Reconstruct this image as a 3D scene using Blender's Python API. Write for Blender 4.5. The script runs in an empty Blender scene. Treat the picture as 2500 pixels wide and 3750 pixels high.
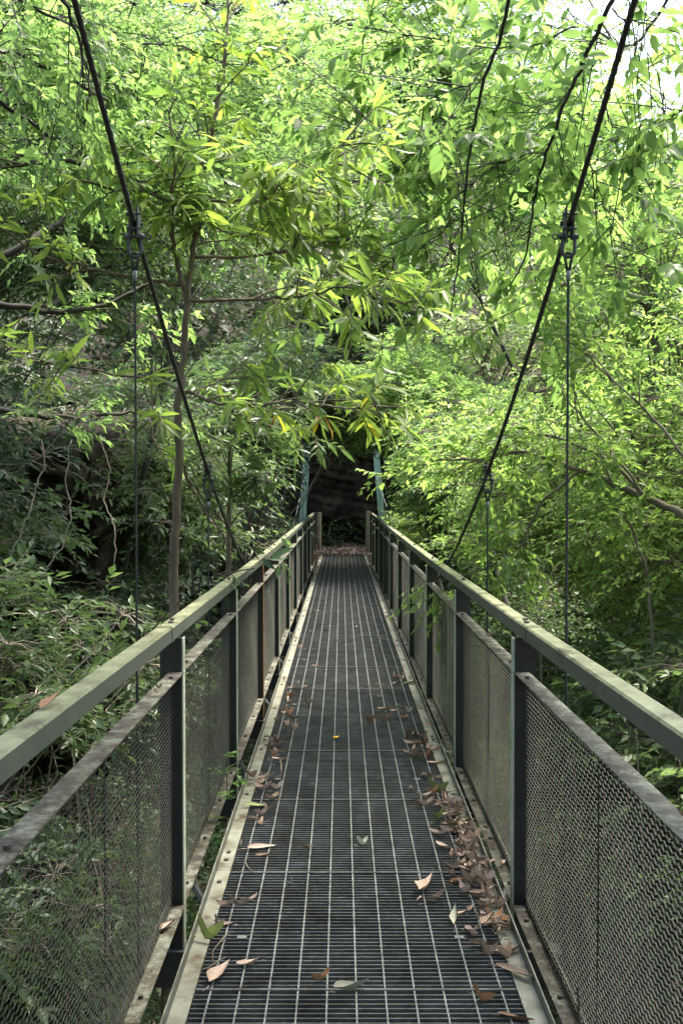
import bpy, math, random
import numpy as np
from mathutils import Vector, Matrix

R = math.radians
scene = bpy.context.scene
C = scene.collection

# ------------------------------------------------------------------ camera
F = 3646.0                       # focal length in photo pixels (35 mm on a 24x36 frame)
CAMZ = 1.70
PITCH = math.atan((1875 - 1785) / F)
cam_d = bpy.data.cameras.new('camera'); cam = bpy.data.objects.new('camera', cam_d); C.objects.link(cam)
cam_d.sensor_fit = 'VERTICAL'; cam_d.sensor_height = 36; cam_d.lens = 35
cam_d.clip_start = 0.05; cam_d.clip_end = 2000
cam.location = (0, 0, CAMZ); cam.rotation_euler = (R(90) - PITCH, 0, 0)
scene.camera = cam

# ------------------------------------------------------------------ world, sun, exposure
SUN_EL, SUN_AZ = R(69), R(55)    # azimuth measured from +Y towards +X
w = bpy.data.worlds.new('World'); scene.world = w; w.use_nodes = True
nt = w.node_tree; bg = nt.nodes['Background']
sky = nt.nodes.new('ShaderNodeTexSky'); sky.sky_type = 'NISHITA'; sky.sun_disc = False
sky.sun_elevation = SUN_EL; sky.sun_rotation = SUN_AZ; sky.air_density = 1.6; sky.dust_density = 5.0; sky.ozone_density = 0.5
nt.links.new(sky.outputs[0], bg.inputs[0]); bg.inputs[1].default_value = 0.15
sd = bpy.data.lights.new('sun', 'SUN'); sd.energy = 2.1; sd.angle = R(14); sd.color = (1, 0.96, 0.88)
so = bpy.data.objects.new('sun', sd); C.objects.link(so)
sv = Vector((math.sin(SUN_AZ) * math.cos(SUN_EL), math.cos(SUN_AZ) * math.cos(SUN_EL), math.sin(SUN_EL)))
so.rotation_euler = sv.to_track_quat('Z', 'Y').to_euler(); so.location = (0, 0, 40)
vs = scene.view_settings
vs.view_transform = 'Standard'; vs.look = 'None'; vs.exposure = 2.58; vs.gamma = 1; vs.use_curve_mapping = False
scene.render.engine = 'CYCLES'
scene.cycles.max_bounces = 8; scene.cycles.diffuse_bounces = 4; scene.cycles.transmission_bounces = 6; scene.cycles.glossy_bounces = 2

# ------------------------------------------------------------------ helpers
def W(sx, sy, Z):
    """point at forward distance Z seen at photo pixel (sx, sy)"""
    a, b = (sx - 1250) / F, (1875 - sy) / F
    c, s = math.cos(PITCH), math.sin(PITCH)
    dy, dz = c + b * s, -s + b * c
    return np.array((a / dy * Z, Z, CAMZ + dz / dy * Z))

SAGP = [(-3, .01), (2, 0), (4.3, -.03), (8, -.065), (12, -.085), (28, -.12), (40, -.12)]
def sag(y): return float(np.interp(y, [p[0] for p in SAGP], [p[1] for p in SAGP]))

class MB:
    def __init__(s): s.v = []; s.f = []
    def add(s, vs, fs):
        n = len(s.v); s.v += [tuple(map(float, p)) for p in vs]; s.f += [tuple(i + n for i in f) for f in fs]
    def box(s, x0, x1, y0, y1, z0, z1, dz0=0., dz1=0.):
        """box; dz0 / dz1 shift the two y ends vertically"""
        p = [(x, y, z + (dz0 if y == y0 else dz1)) for x in (x0, x1) for y in (y0, y1) for z in (z0, z1)]
        s.add(p, [(0, 1, 3, 2), (4, 6, 7, 5), (0, 4, 5, 1), (2, 3, 7, 6), (0, 2, 6, 4), (1, 5, 7, 3)])
    def bbox(s, x0, x1, y0, y1, z0, z1, dz0=0., dz1=0., b=.004):
        """bevelled bar along y"""
        pr = [(x0 + b, z0), (x1 - b, z0), (x1, z0 + b), (x1, z1 - b), (x1 - b, z1), (x0 + b, z1), (x0, z1 - b), (x0, z0 + b)]
        n = 8
        vs = [(x, y0, z + dz0) for x, z in pr] + [(x, y1, z + dz1) for x, z in pr]
        s.add(vs, [tuple(range(n)), tuple(range(2 * n - 1, n - 1, -1))] + [(i, i + n, (i + 1) % n + n, (i + 1) % n) for i in range(n)])
    def tube(s, pts, rad, sides=8, cap=True):
        pts = [Vector(p) for p in pts]; m = len(pts)
        rads = rad if hasattr(rad, '__len__') else [rad] * m
        prev = None; vs = []
        for i, p in enumerate(pts):
            t = (pts[min(i + 1, m - 1)] - pts[max(i - 1, 0)]).normalized()
            if prev is None: u = t.orthogonal().normalized()
            else: u = (prev - t * prev.dot(t)).normalized()
            prev = u; v = t.cross(u)
            for k in range(sides):
                a = 2 * math.pi * k / sides
                vs.append(p + (u * math.cos(a) + v * math.sin(a)) * rads[i])
        fs = [(i * sides + k, i * sides + (k + 1) % sides, (i + 1) * sides + (k + 1) % sides, (i + 1) * sides + k) for i in range(m - 1) for k in range(sides)]
        if cap: fs += [tuple(range(sides - 1, -1, -1)), tuple((m - 1) * sides + k for k in range(sides))]
        s.add(vs, fs)
    def mesh(s, name, mat, smooth=False):
        me = bpy.data.meshes.new(name); me.from_pydata(s.v, [], s.f)
        if mat: me.materials.append(mat)
        if smooth: me.polygons.foreach_set('use_smooth', [True] * len(me.polygons))
        me.update(); return me

def put(name, me, parent=None, loc=(0, 0, 0), rot=(0, 0, 0)):
    o = bpy.data.objects.new(name, me); C.objects.link(o); o.parent = parent; o.location = loc; o.rotation_euler = rot
    return o
def build(mb, name, mat, parent=None, loc=(0, 0, 0), smooth=False):
    return put(name, mb.mesh(name, mat, smooth), parent, loc)
def tag(o, label, cat, group=None, kind=None):
    o['label'] = label; o['category'] = cat
    if group: o['group'] = group
    if kind: o['kind'] = kind
    return o
def empty(name, loc, label, cat, group=None):
    o = bpy.data.objects.new(name, None); C.objects.link(o); o.location = loc; o.empty_display_size = .2
    return tag(o, label, cat, group)

def np_mesh(name, V, tris, quads, mat, smooth=False):
    me = bpy.data.meshes.new(name)
    V = np.ascontiguousarray(V, dtype=np.float32)
    nt_, nq = len(tris), len(quads)
    me.vertices.add(len(V)); me.vertices.foreach_set('co', V.ravel())
    loops = np.concatenate([np.asarray(tris, dtype=np.int32).ravel(), np.asarray(quads, dtype=np.int32).ravel()])
    me.loops.add(len(loops)); me.loops.foreach_set('vertex_index', loops)
    me.polygons.add(nt_ + nq)
    st = np.concatenate([np.arange(nt_) * 3, nt_ * 3 + np.arange(nq) * 4]).astype(np.int32)
    me.polygons.foreach_set('loop_start', st)
    if smooth: me.polygons.foreach_set('use_smooth', np.ones(nt_ + nq, dtype=bool))
    me.update(calc_edges=True); me.validate()
    if mat: me.materials.append(mat)
    return me
def nrm(a): return a / np.maximum(np.linalg.norm(a, axis=-1, keepdims=True), 1e-9)

def tubes_np(P, Rr, sides=3):
    """P (N,M,3), Rr (N,M) -> verts, quads"""
    N, M, _ = P.shape
    T = nrm(P[:, -1] - P[:, 0]); ref = np.where(np.abs(T[:, 2:3]) > .9, np.array([[1., 0, 0]]), np.array([[0, 0, 1.]]))
    U = nrm(np.cross(T, ref)); Vv = np.cross(T, U)
    a = np.arange(sides) * 2 * np.pi / sides
    ring = U[:, None, :] * np.cos(a)[None, :, None] + Vv[:, None, :] * np.sin(a)[None, :, None]
    V = (P[:, :, None, :] + ring[:, None] * Rr[:, :, None, None]).reshape(-1, 3)
    i, m, k = np.meshgrid(np.arange(N), np.arange(M - 1), np.arange(sides), indexing='ij')
    b = i * M * sides
    q = np.stack([b + m * sides + k, b + m * sides + (k + 1) % sides, b + (m + 1) * sides + (k + 1) % sides, b + (m + 1) * sides + k], -1).reshape(-1, 4)
    return V, q

def leaf_arrays(P, D, Nn, L, Wd, hi=False, fold=.25, curl=.15):
    """vertices/faces of N leaves, base P, axis D, normal Nn, length L, half width Wd"""
    N = len(P); D = nrm(D); S = nrm(np.cross(D, Nn)); Nn = nrm(np.cross(S, D))
    L = L[:, None]; Wd = Wd[:, None]
    def pt(t, s, wf):
        return P + D * L * t + S * Wd * s * wf + Nn * (Wd * abs(s) * fold * wf - L * curl * t * t)
    if not hi:
        V = np.stack([pt(0, 0, 0), pt(.42, 1, 1), pt(1, 0, 0), pt(.42, -1, 1)], 1).reshape(-1, 3)
        b = (np.arange(N) * 4)[:, None]
        tr = np.concatenate([b + np.array([[0, 2, 1]]), b + np.array([[0, 3, 2]])])
        return V, tr, np.zeros((0, 4), int)
    V = np.stack([pt(0, 0, 0), pt(.25, 1, .8), pt(.25, 0, 0), pt(.25, -1, .8), pt(.62, 1, .85), pt(.62, 0, 0), pt(.62, -1, .85), pt(1, 0, 0)], 1).reshape(-1, 3)
    b = (np.arange(N) * 8)[:, None]
    tr = np.concatenate([b + np.array([t]) for t in ([0, 2, 1], [0, 3, 2], [4, 5, 7], [5, 6, 7])])
    qd = np.concatenate([b + np.array([t]) for t in ([1, 2, 5, 4], [2, 3, 6, 5])])
    return V, tr, qd

# ------------------------------------------------------------------ materials
def mat(name, build_fn):
    m = bpy.data.materials.new(name); m.use_nodes = True; nt = m.node_tree
    b = nt.nodes['Principled BSDF']; build_fn(nt, b); return m
def noise(nt, scale, detail=6, coord='Object', rough=.6, stretch=None):
    tc = nt.nodes.new('ShaderNodeTexCoord'); n = nt.nodes.new('ShaderNodeTexNoise')
    n.inputs['Scale'].default_value = scale; n.inputs['Detail'].default_value = detail; n.inputs['Roughness'].default_value = rough
    if stretch:
        mp = nt.nodes.new('ShaderNodeMapping'); mp.inputs['Scale'].default_value = stretch
        nt.links.new(tc.outputs[coord], mp.inputs[0]); nt.links.new(mp.outputs[0], n.inputs[0])
    else: nt.links.new(tc.outputs[coord], n.inputs[0])
    return n
def ramp(nt, src, stops):
    r = nt.nodes.new('ShaderNodeValToRGB'); e = r.color_ramp.elements
    while len(e) < len(stops): e.new(.5)
    for el, (p, c) in zip(e, stops): el.position = p; el.color = (*c, 1)
    nt.links.new(src, r.inputs[0]); return r
def bump(nt, b, src, strength, dist=.01):
    bp = nt.nodes.new('ShaderNodeBump'); bp.inputs['Strength'].default_value = strength; bp.inputs['Distance'].default_value = dist
    nt.links.new(src, bp.inputs['Height']); nt.links.new(bp.outputs[0], b.inputs['Normal'])

def steel(name, c0, c1, c2, rough=.55, scale=9, metallic=0., world=True, lo=.35, hi=.68):
    def f(nt, b):
        n = noise(nt, scale, 8, 'Object', .7); n2 = noise(nt, scale * 6, 5, 'Object', .7)
        mx = nt.nodes.new('ShaderNodeMath'); mx.operation = 'MULTIPLY_ADD'; mx.inputs[1].default_value = .35
        nt.links.new(n2.outputs[0], mx.inputs[0]); 
        sc = nt.nodes.new('ShaderNodeMath'); sc.operation = 'MULTIPLY'; sc.inputs[1].default_value = .7; nt.links.new(n.outputs[0], sc.inputs[0])
        nt.links.new(sc.outputs[0], mx.inputs[2])
        r = ramp(nt, mx.outputs[0], [(lo, c0), ((lo + hi) / 2, c1), (hi, c2)])
        nt.links.new(r.outputs[0], b.inputs['Base Color']); b.inputs['Roughness'].default_value = rough; b.inputs['Metallic'].default_value = metallic
        bump(nt, b, mx.outputs[0], .25, .003)
    return mat(name, f)

M = {}
M['rail'] = steel('mossy_pale_paint', (.04, .032, .024), (.10, .112, .062), (.19, .21, .125), .45, 7, lo=.36, hi=.62)
M['flange'] = steel('stained_pale_paint', (.02, .012, .011), (.075, .07, .045), (.17, .185, .15), .6, 10, lo=.46, hi=.62)
M['kerb'] = steel('weathered_kerb_paint', (.06, .045, .03), (.12, .135, .08), (.175, .20, .15), .55, 8, lo=.34, hi=.62)
M['post'] = steel('dark_green_paint', (.010, .011, .010), (.014, .018, .016), (.03, .038, .033), .45, 6)
M['postedge'] = steel('lit_worn_green_paint', (.12, .08, .04), (.25, .29, .19), (.36, .40, .31), .5, 7, lo=.3, hi=.55)  # worn green, light on the edge beside the shaded web put into the colour
M['rust'] = steel('rusted_paint', (.10, .035, .012), (.2, .08, .02), (.12, .13, .07), .7, 5)
M['beam'] = steel('beam_green_paint', (.012, .014, .012), (.017, .022, .02), (.03, .038, .034), .8, 4)
M['mesh'] = steel('galvanised_mesh', (.010, .010, .006), (.020, .021, .013), (.048, .05, .03), .5, 5, lo=.35, hi=.66)
M['bar'] = steel('grating_bar_steel', (.045, .038, .035), (.085, .09, .088), (.16, .17, .17), .38, 6, .4)
M['rod'] = steel('grating_rod_zinc', (.07, .072, .066), (.155, .165, .158), (.27, .285, .275), .45, 12, .3)
M['cable'] = steel('greased_wire_rope', (.012, .012, .012), (.02, .02, .02), (.035, .035, .033), .6, 30)
M['fitting'] = steel('dull_zinc_fitting', (.018, .02, .02), (.035, .04, .04), (.07, .08, .08), .55, 30, .2)
M['ferrule'] = steel('ferrule_zinc', (.10, .11, .10), (.15, .17, .16), (.2, .22, .21), .45, 30, .4)
M['tower'] = steel('teal_tower_paint', (.14, .20, .155), (.20, .29, .225), (.30, .38, .31), .5, 5)
M['timber'] = steel('weathered_timber', (.12, .09, .05), (.2, .16, .09), (.27, .24, .15), .8, 6)
M['bolt'] = steel('dark_bolt', (.03, .02, .02), (.05, .04, .035), (.09, .07, .06), .6, 40)

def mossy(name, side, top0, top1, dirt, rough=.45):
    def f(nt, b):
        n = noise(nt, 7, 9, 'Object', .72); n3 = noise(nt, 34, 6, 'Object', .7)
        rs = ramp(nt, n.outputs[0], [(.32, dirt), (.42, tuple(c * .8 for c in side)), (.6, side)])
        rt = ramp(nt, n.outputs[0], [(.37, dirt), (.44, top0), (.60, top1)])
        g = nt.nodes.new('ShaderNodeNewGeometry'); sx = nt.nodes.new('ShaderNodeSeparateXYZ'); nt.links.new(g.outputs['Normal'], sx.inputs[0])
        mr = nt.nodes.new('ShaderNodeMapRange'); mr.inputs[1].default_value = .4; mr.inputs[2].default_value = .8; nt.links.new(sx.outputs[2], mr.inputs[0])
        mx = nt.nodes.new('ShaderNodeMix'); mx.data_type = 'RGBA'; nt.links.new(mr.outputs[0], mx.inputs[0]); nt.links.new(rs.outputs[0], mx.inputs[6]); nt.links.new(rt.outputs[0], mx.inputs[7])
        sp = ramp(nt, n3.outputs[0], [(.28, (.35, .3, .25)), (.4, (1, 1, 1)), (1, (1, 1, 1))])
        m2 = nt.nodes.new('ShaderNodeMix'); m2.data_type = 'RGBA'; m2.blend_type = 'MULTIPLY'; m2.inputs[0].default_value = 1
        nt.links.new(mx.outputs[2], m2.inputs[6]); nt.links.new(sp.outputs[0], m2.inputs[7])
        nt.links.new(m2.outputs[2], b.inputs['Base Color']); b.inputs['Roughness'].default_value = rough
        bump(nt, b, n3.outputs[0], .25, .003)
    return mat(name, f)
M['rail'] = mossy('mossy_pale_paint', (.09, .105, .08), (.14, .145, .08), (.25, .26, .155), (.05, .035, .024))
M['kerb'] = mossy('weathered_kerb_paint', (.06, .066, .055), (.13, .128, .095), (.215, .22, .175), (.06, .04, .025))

def bark(name, c0, c1, c2, scale=5, stretch=(1, 1, .25)):
    def f(nt, b):
        n = noise(nt, scale, 8, 'Object', .7, stretch)
        r = ramp(nt, n.outputs[0], [(.35, c0), (.5, c1), (.66, c2)])
        nt.links.new(r.outputs[0], b.inputs['Base Color']); b.inputs['Roughness'].default_value = .85
        bump(nt, b, n.outputs[0], .6, .01)
    return mat(name, f)
M['bark'] = bark('grey_brown_bark', (.06, .05, .035), (.12, .10, .07), (.2, .18, .13))
M['bark_brown'] = bark('smooth_brown_bark', (.06, .045, .03), (.10, .08, .05), (.18, .15, .10), 9)
M['bark_dark'] = bark('dark_twig_bark', (.015, .014, .012), (.03, .026, .02), (.05, .045, .035))
M['bark_pale'] = bark('pale_twig_bark', (.14, .12, .09), (.25, .21, .16), (.36, .32, .25))

def leafmat(name, cols, trans=.45, tcol=1.6, rough=.42, spec=.38):
    """cols: ramp stops over a random value per leaf"""
    m = bpy.data.materials.new(name); m.use_nodes = True; nt = m.node_tree
    b = nt.nodes['Principled BSDF']; out = nt.nodes['Material Output']
    g = nt.nodes.new('ShaderNodeNewGeometry')
    n = noise(nt, .9, 3, 'Object')
    mx = nt.nodes.new('ShaderNodeMath'); mx.operation = 'MULTIPLY_ADD'; mx.inputs[1].default_value = .7
    sb = nt.nodes.new('ShaderNodeMath'); sb.operation = 'MULTIPLY_ADD'; sb.inputs[1].default_value = 1.0; sb.inputs[2].default_value = -.35
    nt.links.new(n.outputs[0], sb.inputs[0]); nt.links.new(g.outputs['Random Per Island'], mx.inputs[0]); nt.links.new(sb.outputs[0], mx.inputs[2])
    r = ramp(nt, mx.outputs[0], cols)
    nt.links.new(r.outputs[0], b.inputs['Base Color']); b.inputs['Roughness'].default_value = rough
    b.inputs['Specular IOR Level'].default_value = spec
    t = nt.nodes.new('ShaderNodeBsdfTranslucent')
    mul = nt.nodes.new('ShaderNodeMix'); mul.data_type = 'RGBA'; mul.blend_type = 'MULTIPLY'; mul.inputs[0].default_value = 1
    nt.links.new(r.outputs[0], mul.inputs[6]); mul.inputs[7].default_value = (tcol * 1.22, tcol * 1.2, tcol * .95, 1)
    nt.links.new(mul.outputs[2], t.inputs[0])
    ms = nt.nodes.new('ShaderNodeMixShader'); ms.inputs[0].default_value = trans
    nt.links.new(b.outputs[0], ms.inputs[1]); nt.links.new(t.outputs[0], ms.inputs[2]); nt.links.new(ms.outputs[0], out.inputs[0])
    return m
M['leaf_lime'] = leafmat('lime_leaf', [(.05, (.075, .135, .036)), (.45, (.13, .22, .058)), (.8, (.19, .29, .08)), (.98, (.27, .33, .10))], .5, 2.0)
M['leaf_canopy'] = leafmat('canopy_leaf', [(.05, (.07, .125, .042)), (.5, (.12, .20, .065)), (.9, (.18, .27, .095))], .55, 2.1)
M['leaf_over'] = leafmat('overhanging_leaf', [(.05, (.055, .10, .032)), (.5, (.095, .165, .048)), (.9, (.15, .23, .07))], .55, 2.0)
M['leaf_lance'] = leafmat('lance_leaf', [(.0, (.065, .12, .028)), (.5, (.12, .19, .042)), (.90, (.20, .27, .05)), (.97, (.40, .34, .02)), (1.0, (.22, .10, .03))], .5, 1.9)
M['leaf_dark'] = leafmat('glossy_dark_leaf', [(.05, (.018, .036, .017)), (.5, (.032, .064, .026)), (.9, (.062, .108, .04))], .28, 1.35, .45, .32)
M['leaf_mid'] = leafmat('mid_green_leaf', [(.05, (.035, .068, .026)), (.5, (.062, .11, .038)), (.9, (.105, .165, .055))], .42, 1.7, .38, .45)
M['leaf_far'] = leafmat('far_leaf', [(.05, (.07, .11, .05)), (.5, (.13, .19, .085)), (.9, (.21, .27, .14))], .45, 1.8, .5)  # paler than the nearer leaves, bleaching glare put into the colour
M['leaf_fern'] = leafmat('seedling_leaf', [(.1, (.07, .16, .03)), (.9, (.12, .24, .05))], .5, 1.8)

def fallen(name, c0, c1):
    def f(nt, b):
        n = noise(nt, 14, 5, 'Object'); oi = nt.nodes.new('ShaderNodeObjectInfo')
        r = ramp(nt, n.outputs[0], [(.3, c0), (.7, c1)])
        hs = nt.nodes.new('ShaderNodeHueSaturation'); mr = nt.nodes.new('ShaderNodeMapRange')
        mr.inputs[3].default_value = .55; mr.inputs[4].default_value = 1.25
        nt.links.new(oi.outputs['Random'], mr.inputs[0]); nt.links.new(mr.outputs[0], hs.inputs['Value']); nt.links.new(r.outputs[0], hs.inputs['Color'])
        nt.links.new(hs.outputs[0], b.inputs['Base Color']); b.inputs['Roughness'].default_value = .6
        bump(nt, b, n.outputs[0], .4, .004)
    return mat(name, f)
M['dead_pink'] = fallen('dry_pinkish_leaf', (.34, .24, .175), (.60, .46, .36))
M['dead_brown'] = fallen('dry_brown_leaf', (.17, .115, .07), (.36, .25, .165))
M['dead_orange'] = fallen('orange_leaf', (.24, .11, .045), (.40, .22, .10))
M['dead_yellow'] = fallen('yellow_leaf', (.75, .38, .02), (.8, .5, .04))
M['dead_green'] = fallen('yellowing_green_leaf', (.12, .17, .03), (.45, .5, .14))
M['dead_pale'] = fallen('pale_leaf', (.28, .28, .2), (.46, .45, .34))

def ground_f(nt, b):
    n = noise(nt, .8, 10, 'Object', .65); n2 = noise(nt, 14, 8, 'Object', .75); v = nt.nodes.new('ShaderNodeTexVoronoi'); v.inputs['Scale'].default_value = 16
    tc = nt.nodes.new('ShaderNodeTexCoord'); nt.links.new(tc.outputs['Object'], v.inputs[0])
    r1 = ramp(nt, n2.outputs[0], [(.3, (.015, .012, .008)), (.5, (.04, .03, .02)), (.7, (.09, .065, .045))])
    r2 = ramp(nt, v.outputs['Color'], [(.1, (.03, .02, .013)), (.5, (.07, .045, .03)), (.9, (.13, .09, .065))])
    mx = nt.nodes.new('ShaderNodeMix'); mx.data_type = 'RGBA'; nt.links.new(n.outputs[0], mx.inputs[0]); nt.links.new(r1.outputs[0], mx.inputs[6]); nt.links.new(r2.outputs[0], mx.inputs[7])
    nt.links.new(mx.outputs[2], b.inputs['Base Color']); b.inputs['Roughness'].default_value = .9
    bump(nt, b, n2.outputs[0], .8, .05)
M['ground'] = mat('leaf_litter_ground', ground_f)
def rock_f(c0, c1, c2, sc):
    def f(nt, b):
        n = noise(nt, sc, 12, 'Object', .7)
        r = ramp(nt, n.outputs[0], [(.3, c0), (.5, c1), (.7, c2)])
        nt.links.new(r.outputs[0], b.inputs['Base Color']); b.inputs['Roughness'].default_value = .95; b.inputs['Specular IOR Level'].default_value = .15; bump(nt, b, n.outputs[0], 1, .15)
    return f
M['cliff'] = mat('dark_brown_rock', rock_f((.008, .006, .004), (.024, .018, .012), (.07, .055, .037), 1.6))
M['rock'] = mat('grey_river_rock', rock_f((.12, .11, .08), (.22, .20, .155), (.33, .31, .25), 2.2))
M['sandstone'] = mat('ochre_rock', rock_f((.16, .11, .05), (.27, .19, .10), (.36, .28, .17), 3))
M['hill'] = mat('forest_hill', rock_f((.012, .022, .01), (.025, .045, .018), (.05, .07, .03), .8))

def water_f(nt, b):
    b.inputs['Base Color'].default_value = (.03, .035, .022, 1); b.inputs['Roughness'].default_value = .12
    n = noise(nt, 4, 3); bump(nt, b, n.outputs[0], .3, .02)
M['water'] = mat('creek_water', water_f)

# ------------------------------------------------------------------ terrain
def sst(a, b, x): t = np.clip((x - a) / (b - a), 0, 1); return t * t * (3 - 2 * t)
def hgt(x, y):
    z = -4.3 + 4.15 * sst(19, 27, y) + 4.2 * sst(1.5, -3, y)
    z = z + 7.5 * sst(-3.5, -14, x) * sst(0, 6, y) + 4.5 * sst(7, 18, x)
    z = z + 24 * sst(33, 62, y) * (1 - .45 * sst(6, 20, x)) + 14 * sst(-14, -40, x) + 7 * sst(22, 60, x)
    z = z + .35 * np.sin(x * 1.3 + y * .7) * np.cos(y * .9 - x * .4) * sst(24, 18, y) + .12 * np.sin(x * 3.1 + 1) * np.sin(y * 2.7)
    return z
def H(x, y): return float(hgt(np.float64(x), np.float64(y)))
def axis(lo, a, b, hi, n_in, n_out):
    return np.concatenate([a - (a - lo) * (np.linspace(1, 0, n_out, endpoint=False) ** 2), np.linspace(a, b, n_in), b + (hi - b) * (np.linspace(0, 1, n_out + 1)[1:] ** 2)])
ax = axis(-400, -16, 18, 400, 130, 26); ay = axis(-300, -6, 40, 500, 160, 26)
X, Y = np.meshgrid(ax, ay, indexing='ij'); Z = hgt(X, Y)
rg = np.random.default_rng(3)
Z += rg.normal(0, .02, Z.shape)
nx, ny = X.shape
idx = np.arange(nx * ny).reshape(nx, ny)
q = np.stack([idx[:-1, :-1], idx[1:, :-1], idx[1:, 1:], idx[:-1, 1:]], -1).reshape(-1, 4)
gnd = put('ground', np_mesh('ground', np.stack([X, Y, Z], -1).reshape(-1, 3), np.zeros((0, 3), int), q, M['ground'], True)); gnd['kind'] = 'structure'
gnd['label'] = 'leaf littered gully floor and forested slopes'
wm = MB(); wm.add([(-60, 4, -4.12), (60, 4, -4.12), (60, 14, -4.12), (-60, 14, -4.12)], [(0, 1, 2, 3)])
wo = build(wm, 'creek_water', M['water']); wo['kind'] = 'structure'

# ------------------------------------------------------------------ the bridge
bridge = empty('suspension_footbridge', (0, 2, 0), 'narrow green steel suspension footbridge with grating deck and mesh railings across the gully', 'footbridge')
BO = Vector((0, 2, 0))
def bput(mb, name, m, parent=bridge, smooth=False):
    """mesh in world coordinates placed under the bridge (or under a part of it, all parts have zero offset)"""
    me = mb.mesh(name, m, smooth); off = -BO if parent is bridge else Vector((0, 0, 0))
    return put(name, me, parent, off)
XL, XR = -.5, .6                       # grating edges
SP = 2.28; PY = [4.45 + SP * k for k in range(11)]; PY = [1.93] + PY
END = PY[-1]

# deck: grating panels
PITCHB = .030; PAN = 1.07
py0 = 3.36 - 2 * PAN
rnd = random.Random(5)
p = py0; k = 0
while p < 27.0:
    y0, y1 = p + .003, min(p + PAN, 27.2) - .003
    m = MB(); zz = rnd.uniform(-.002, .001)
    n = int(round((y1 - y0) / PITCHB))
    for i in range(n + 1):
        y = y0 + (y1 - y0) * i / n
        th = .0055 if 0 < i < n else .007
        s_ = sag(y) + zz
        m.box(XL + .004, XR - .004, y - th / 2, y + th / 2, s_ - .022, s_ + (.001 if 0 < i < n else .0045))
    nbar = len(m.f)
    for j in range(11):
        x = XL + .055 + j * .099
        pts = []; K = int((y1 - y0) / .012)
        segs = 24
        for i in range(segs):                       # short twisted lengths between the bars
            ya = y0 + (y1 - y0) * i / segs; yb = y0 + (y1 - y0) * (i + 1) / segs
            a = .0028; h = .002 if i % 2 else .003
            m.box(x - a, x + a, ya, yb, sag(ya) + zz - .006, sag(ya) + zz + h, 0, sag(yb) - sag(ya))
    g = bput(m, 'grating_panel', M['bar']); g.data.materials.append(M['rod'])
    g.data.polygons.foreach_set('material_index', [0] * nbar + [1] * (len(m.f) - nbar))
    if k % 2 == 0:
        for sx in (XL + .12, XR - .15):
            m = MB(); yc = y0 + .4; zc = sag(yc) + .003
            m.box(sx - .018, sx + .018, yc - .012, yc + .012, zc, zc + .003)
            put('clip', m.mesh('clip', M['ferrule']), g)
    p += PAN; k += 1

# kerb angles
for side, xe in ((-1, XL), (1, XR)):
    for a, b in zip([.6] + PY[1:-1:1], PY[1:]):
        if b - a < .5: continue
        a2, b2 = a + .002, b - .002
        m = MB(); za, zb = sag(a2), sag(b2)
        xo = xe + side * .068
        lo, hi = sorted((xe, xo - side * .006))
        m.bbox(lo, hi, a2, b2, -.001, .005, za, zb, .0015)
        lo, hi = sorted((xo - side * .0059, xo))
        m.bbox(lo, hi, a2, b2, -.002, .046, za, zb, .0012)
        kb = bput(m, 'kerb_angle', M['kerb'])
        for yb in (a2 + .12, a2 + .22, (a2 + b2) / 2, b2 - .14):
            m = MB(); xx = xe + side * .033; m.tube([(xx, yb, sag(yb) + .003), (xx, yb, sag(yb) + .013)], .011, 6)
            put('bolt', m.mesh('bolt', M['bolt']), kb)
# stringers
for x in (XL + .05, XR - .05, XL - .03, XR + .03):
    m = MB()
    ys = [.6] + PY[1:]
    for a, b in zip(ys[:-1], ys[1:]):
        m.box(x - .02, x + .02, a + .001, b - .001, -.16 if abs(x) < .6 else -.20, -.034, sag(a), sag(b))
    bput(m, 'stringer', M['beam'])

# crossbeams, posts
RAILZ = 1.13
def post(side, y, xin, rusty):
    m = MB(); z0, z1 = -.34 + sag(y), RAILZ - .07 + sag(y)
    xo = xin + side * .105
    a, b = sorted((xin + side * .022, xo))
    m.box(a, b, y - .022, y - .016, z0, z1)                        # web facing the camera
    a, b = sorted((xo, xo - side * .006)); m.box(a, b, y - .0159, y + .03, z0, z1)
    a, b = sorted((xin + side * .006, xin + side * .0219)); m.box(a, b, y - .030, y - .018, z0, z1)
    a, b = sorted((xin + side * .03, xo)); m.box(a, b, y - .0159, y + .03, z0, z0 + .008)
    p_ = bput(m, 'railing_post', M['post'])
    m = MB(); a, b = sorted((xin, xin + side * .0059)); m.box(a, b, y - .030, y + .028, z0, z1 - .001)
    put('flange', m.mesh('flange', M['rust'] if rusty else M['postedge']), p_)
    # base plate with bolts
    m = MB(); a, b = sorted((xin - side * .005, xo + side * .085)); m.box(a, b, y - .06, y + .06, z0 - .012, z0 - .0005)
    put('base_plate', m.mesh('base_plate', M['beam']), p_)
    for dx, dy in ((.112, -.03), (.14, .035)):
        m = MB(); x = xin + side * dx; m.tube([(x, y + dy, z0 - .004), (x, y + dy, z0 + .008)], .021, 10); m.tube([(x, y + dy, z0 + .0081), (x, y + dy, z0 + .026)], .014, 6)
        put('bolt', m.mesh('bolt', M['fitting']), p_)
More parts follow.
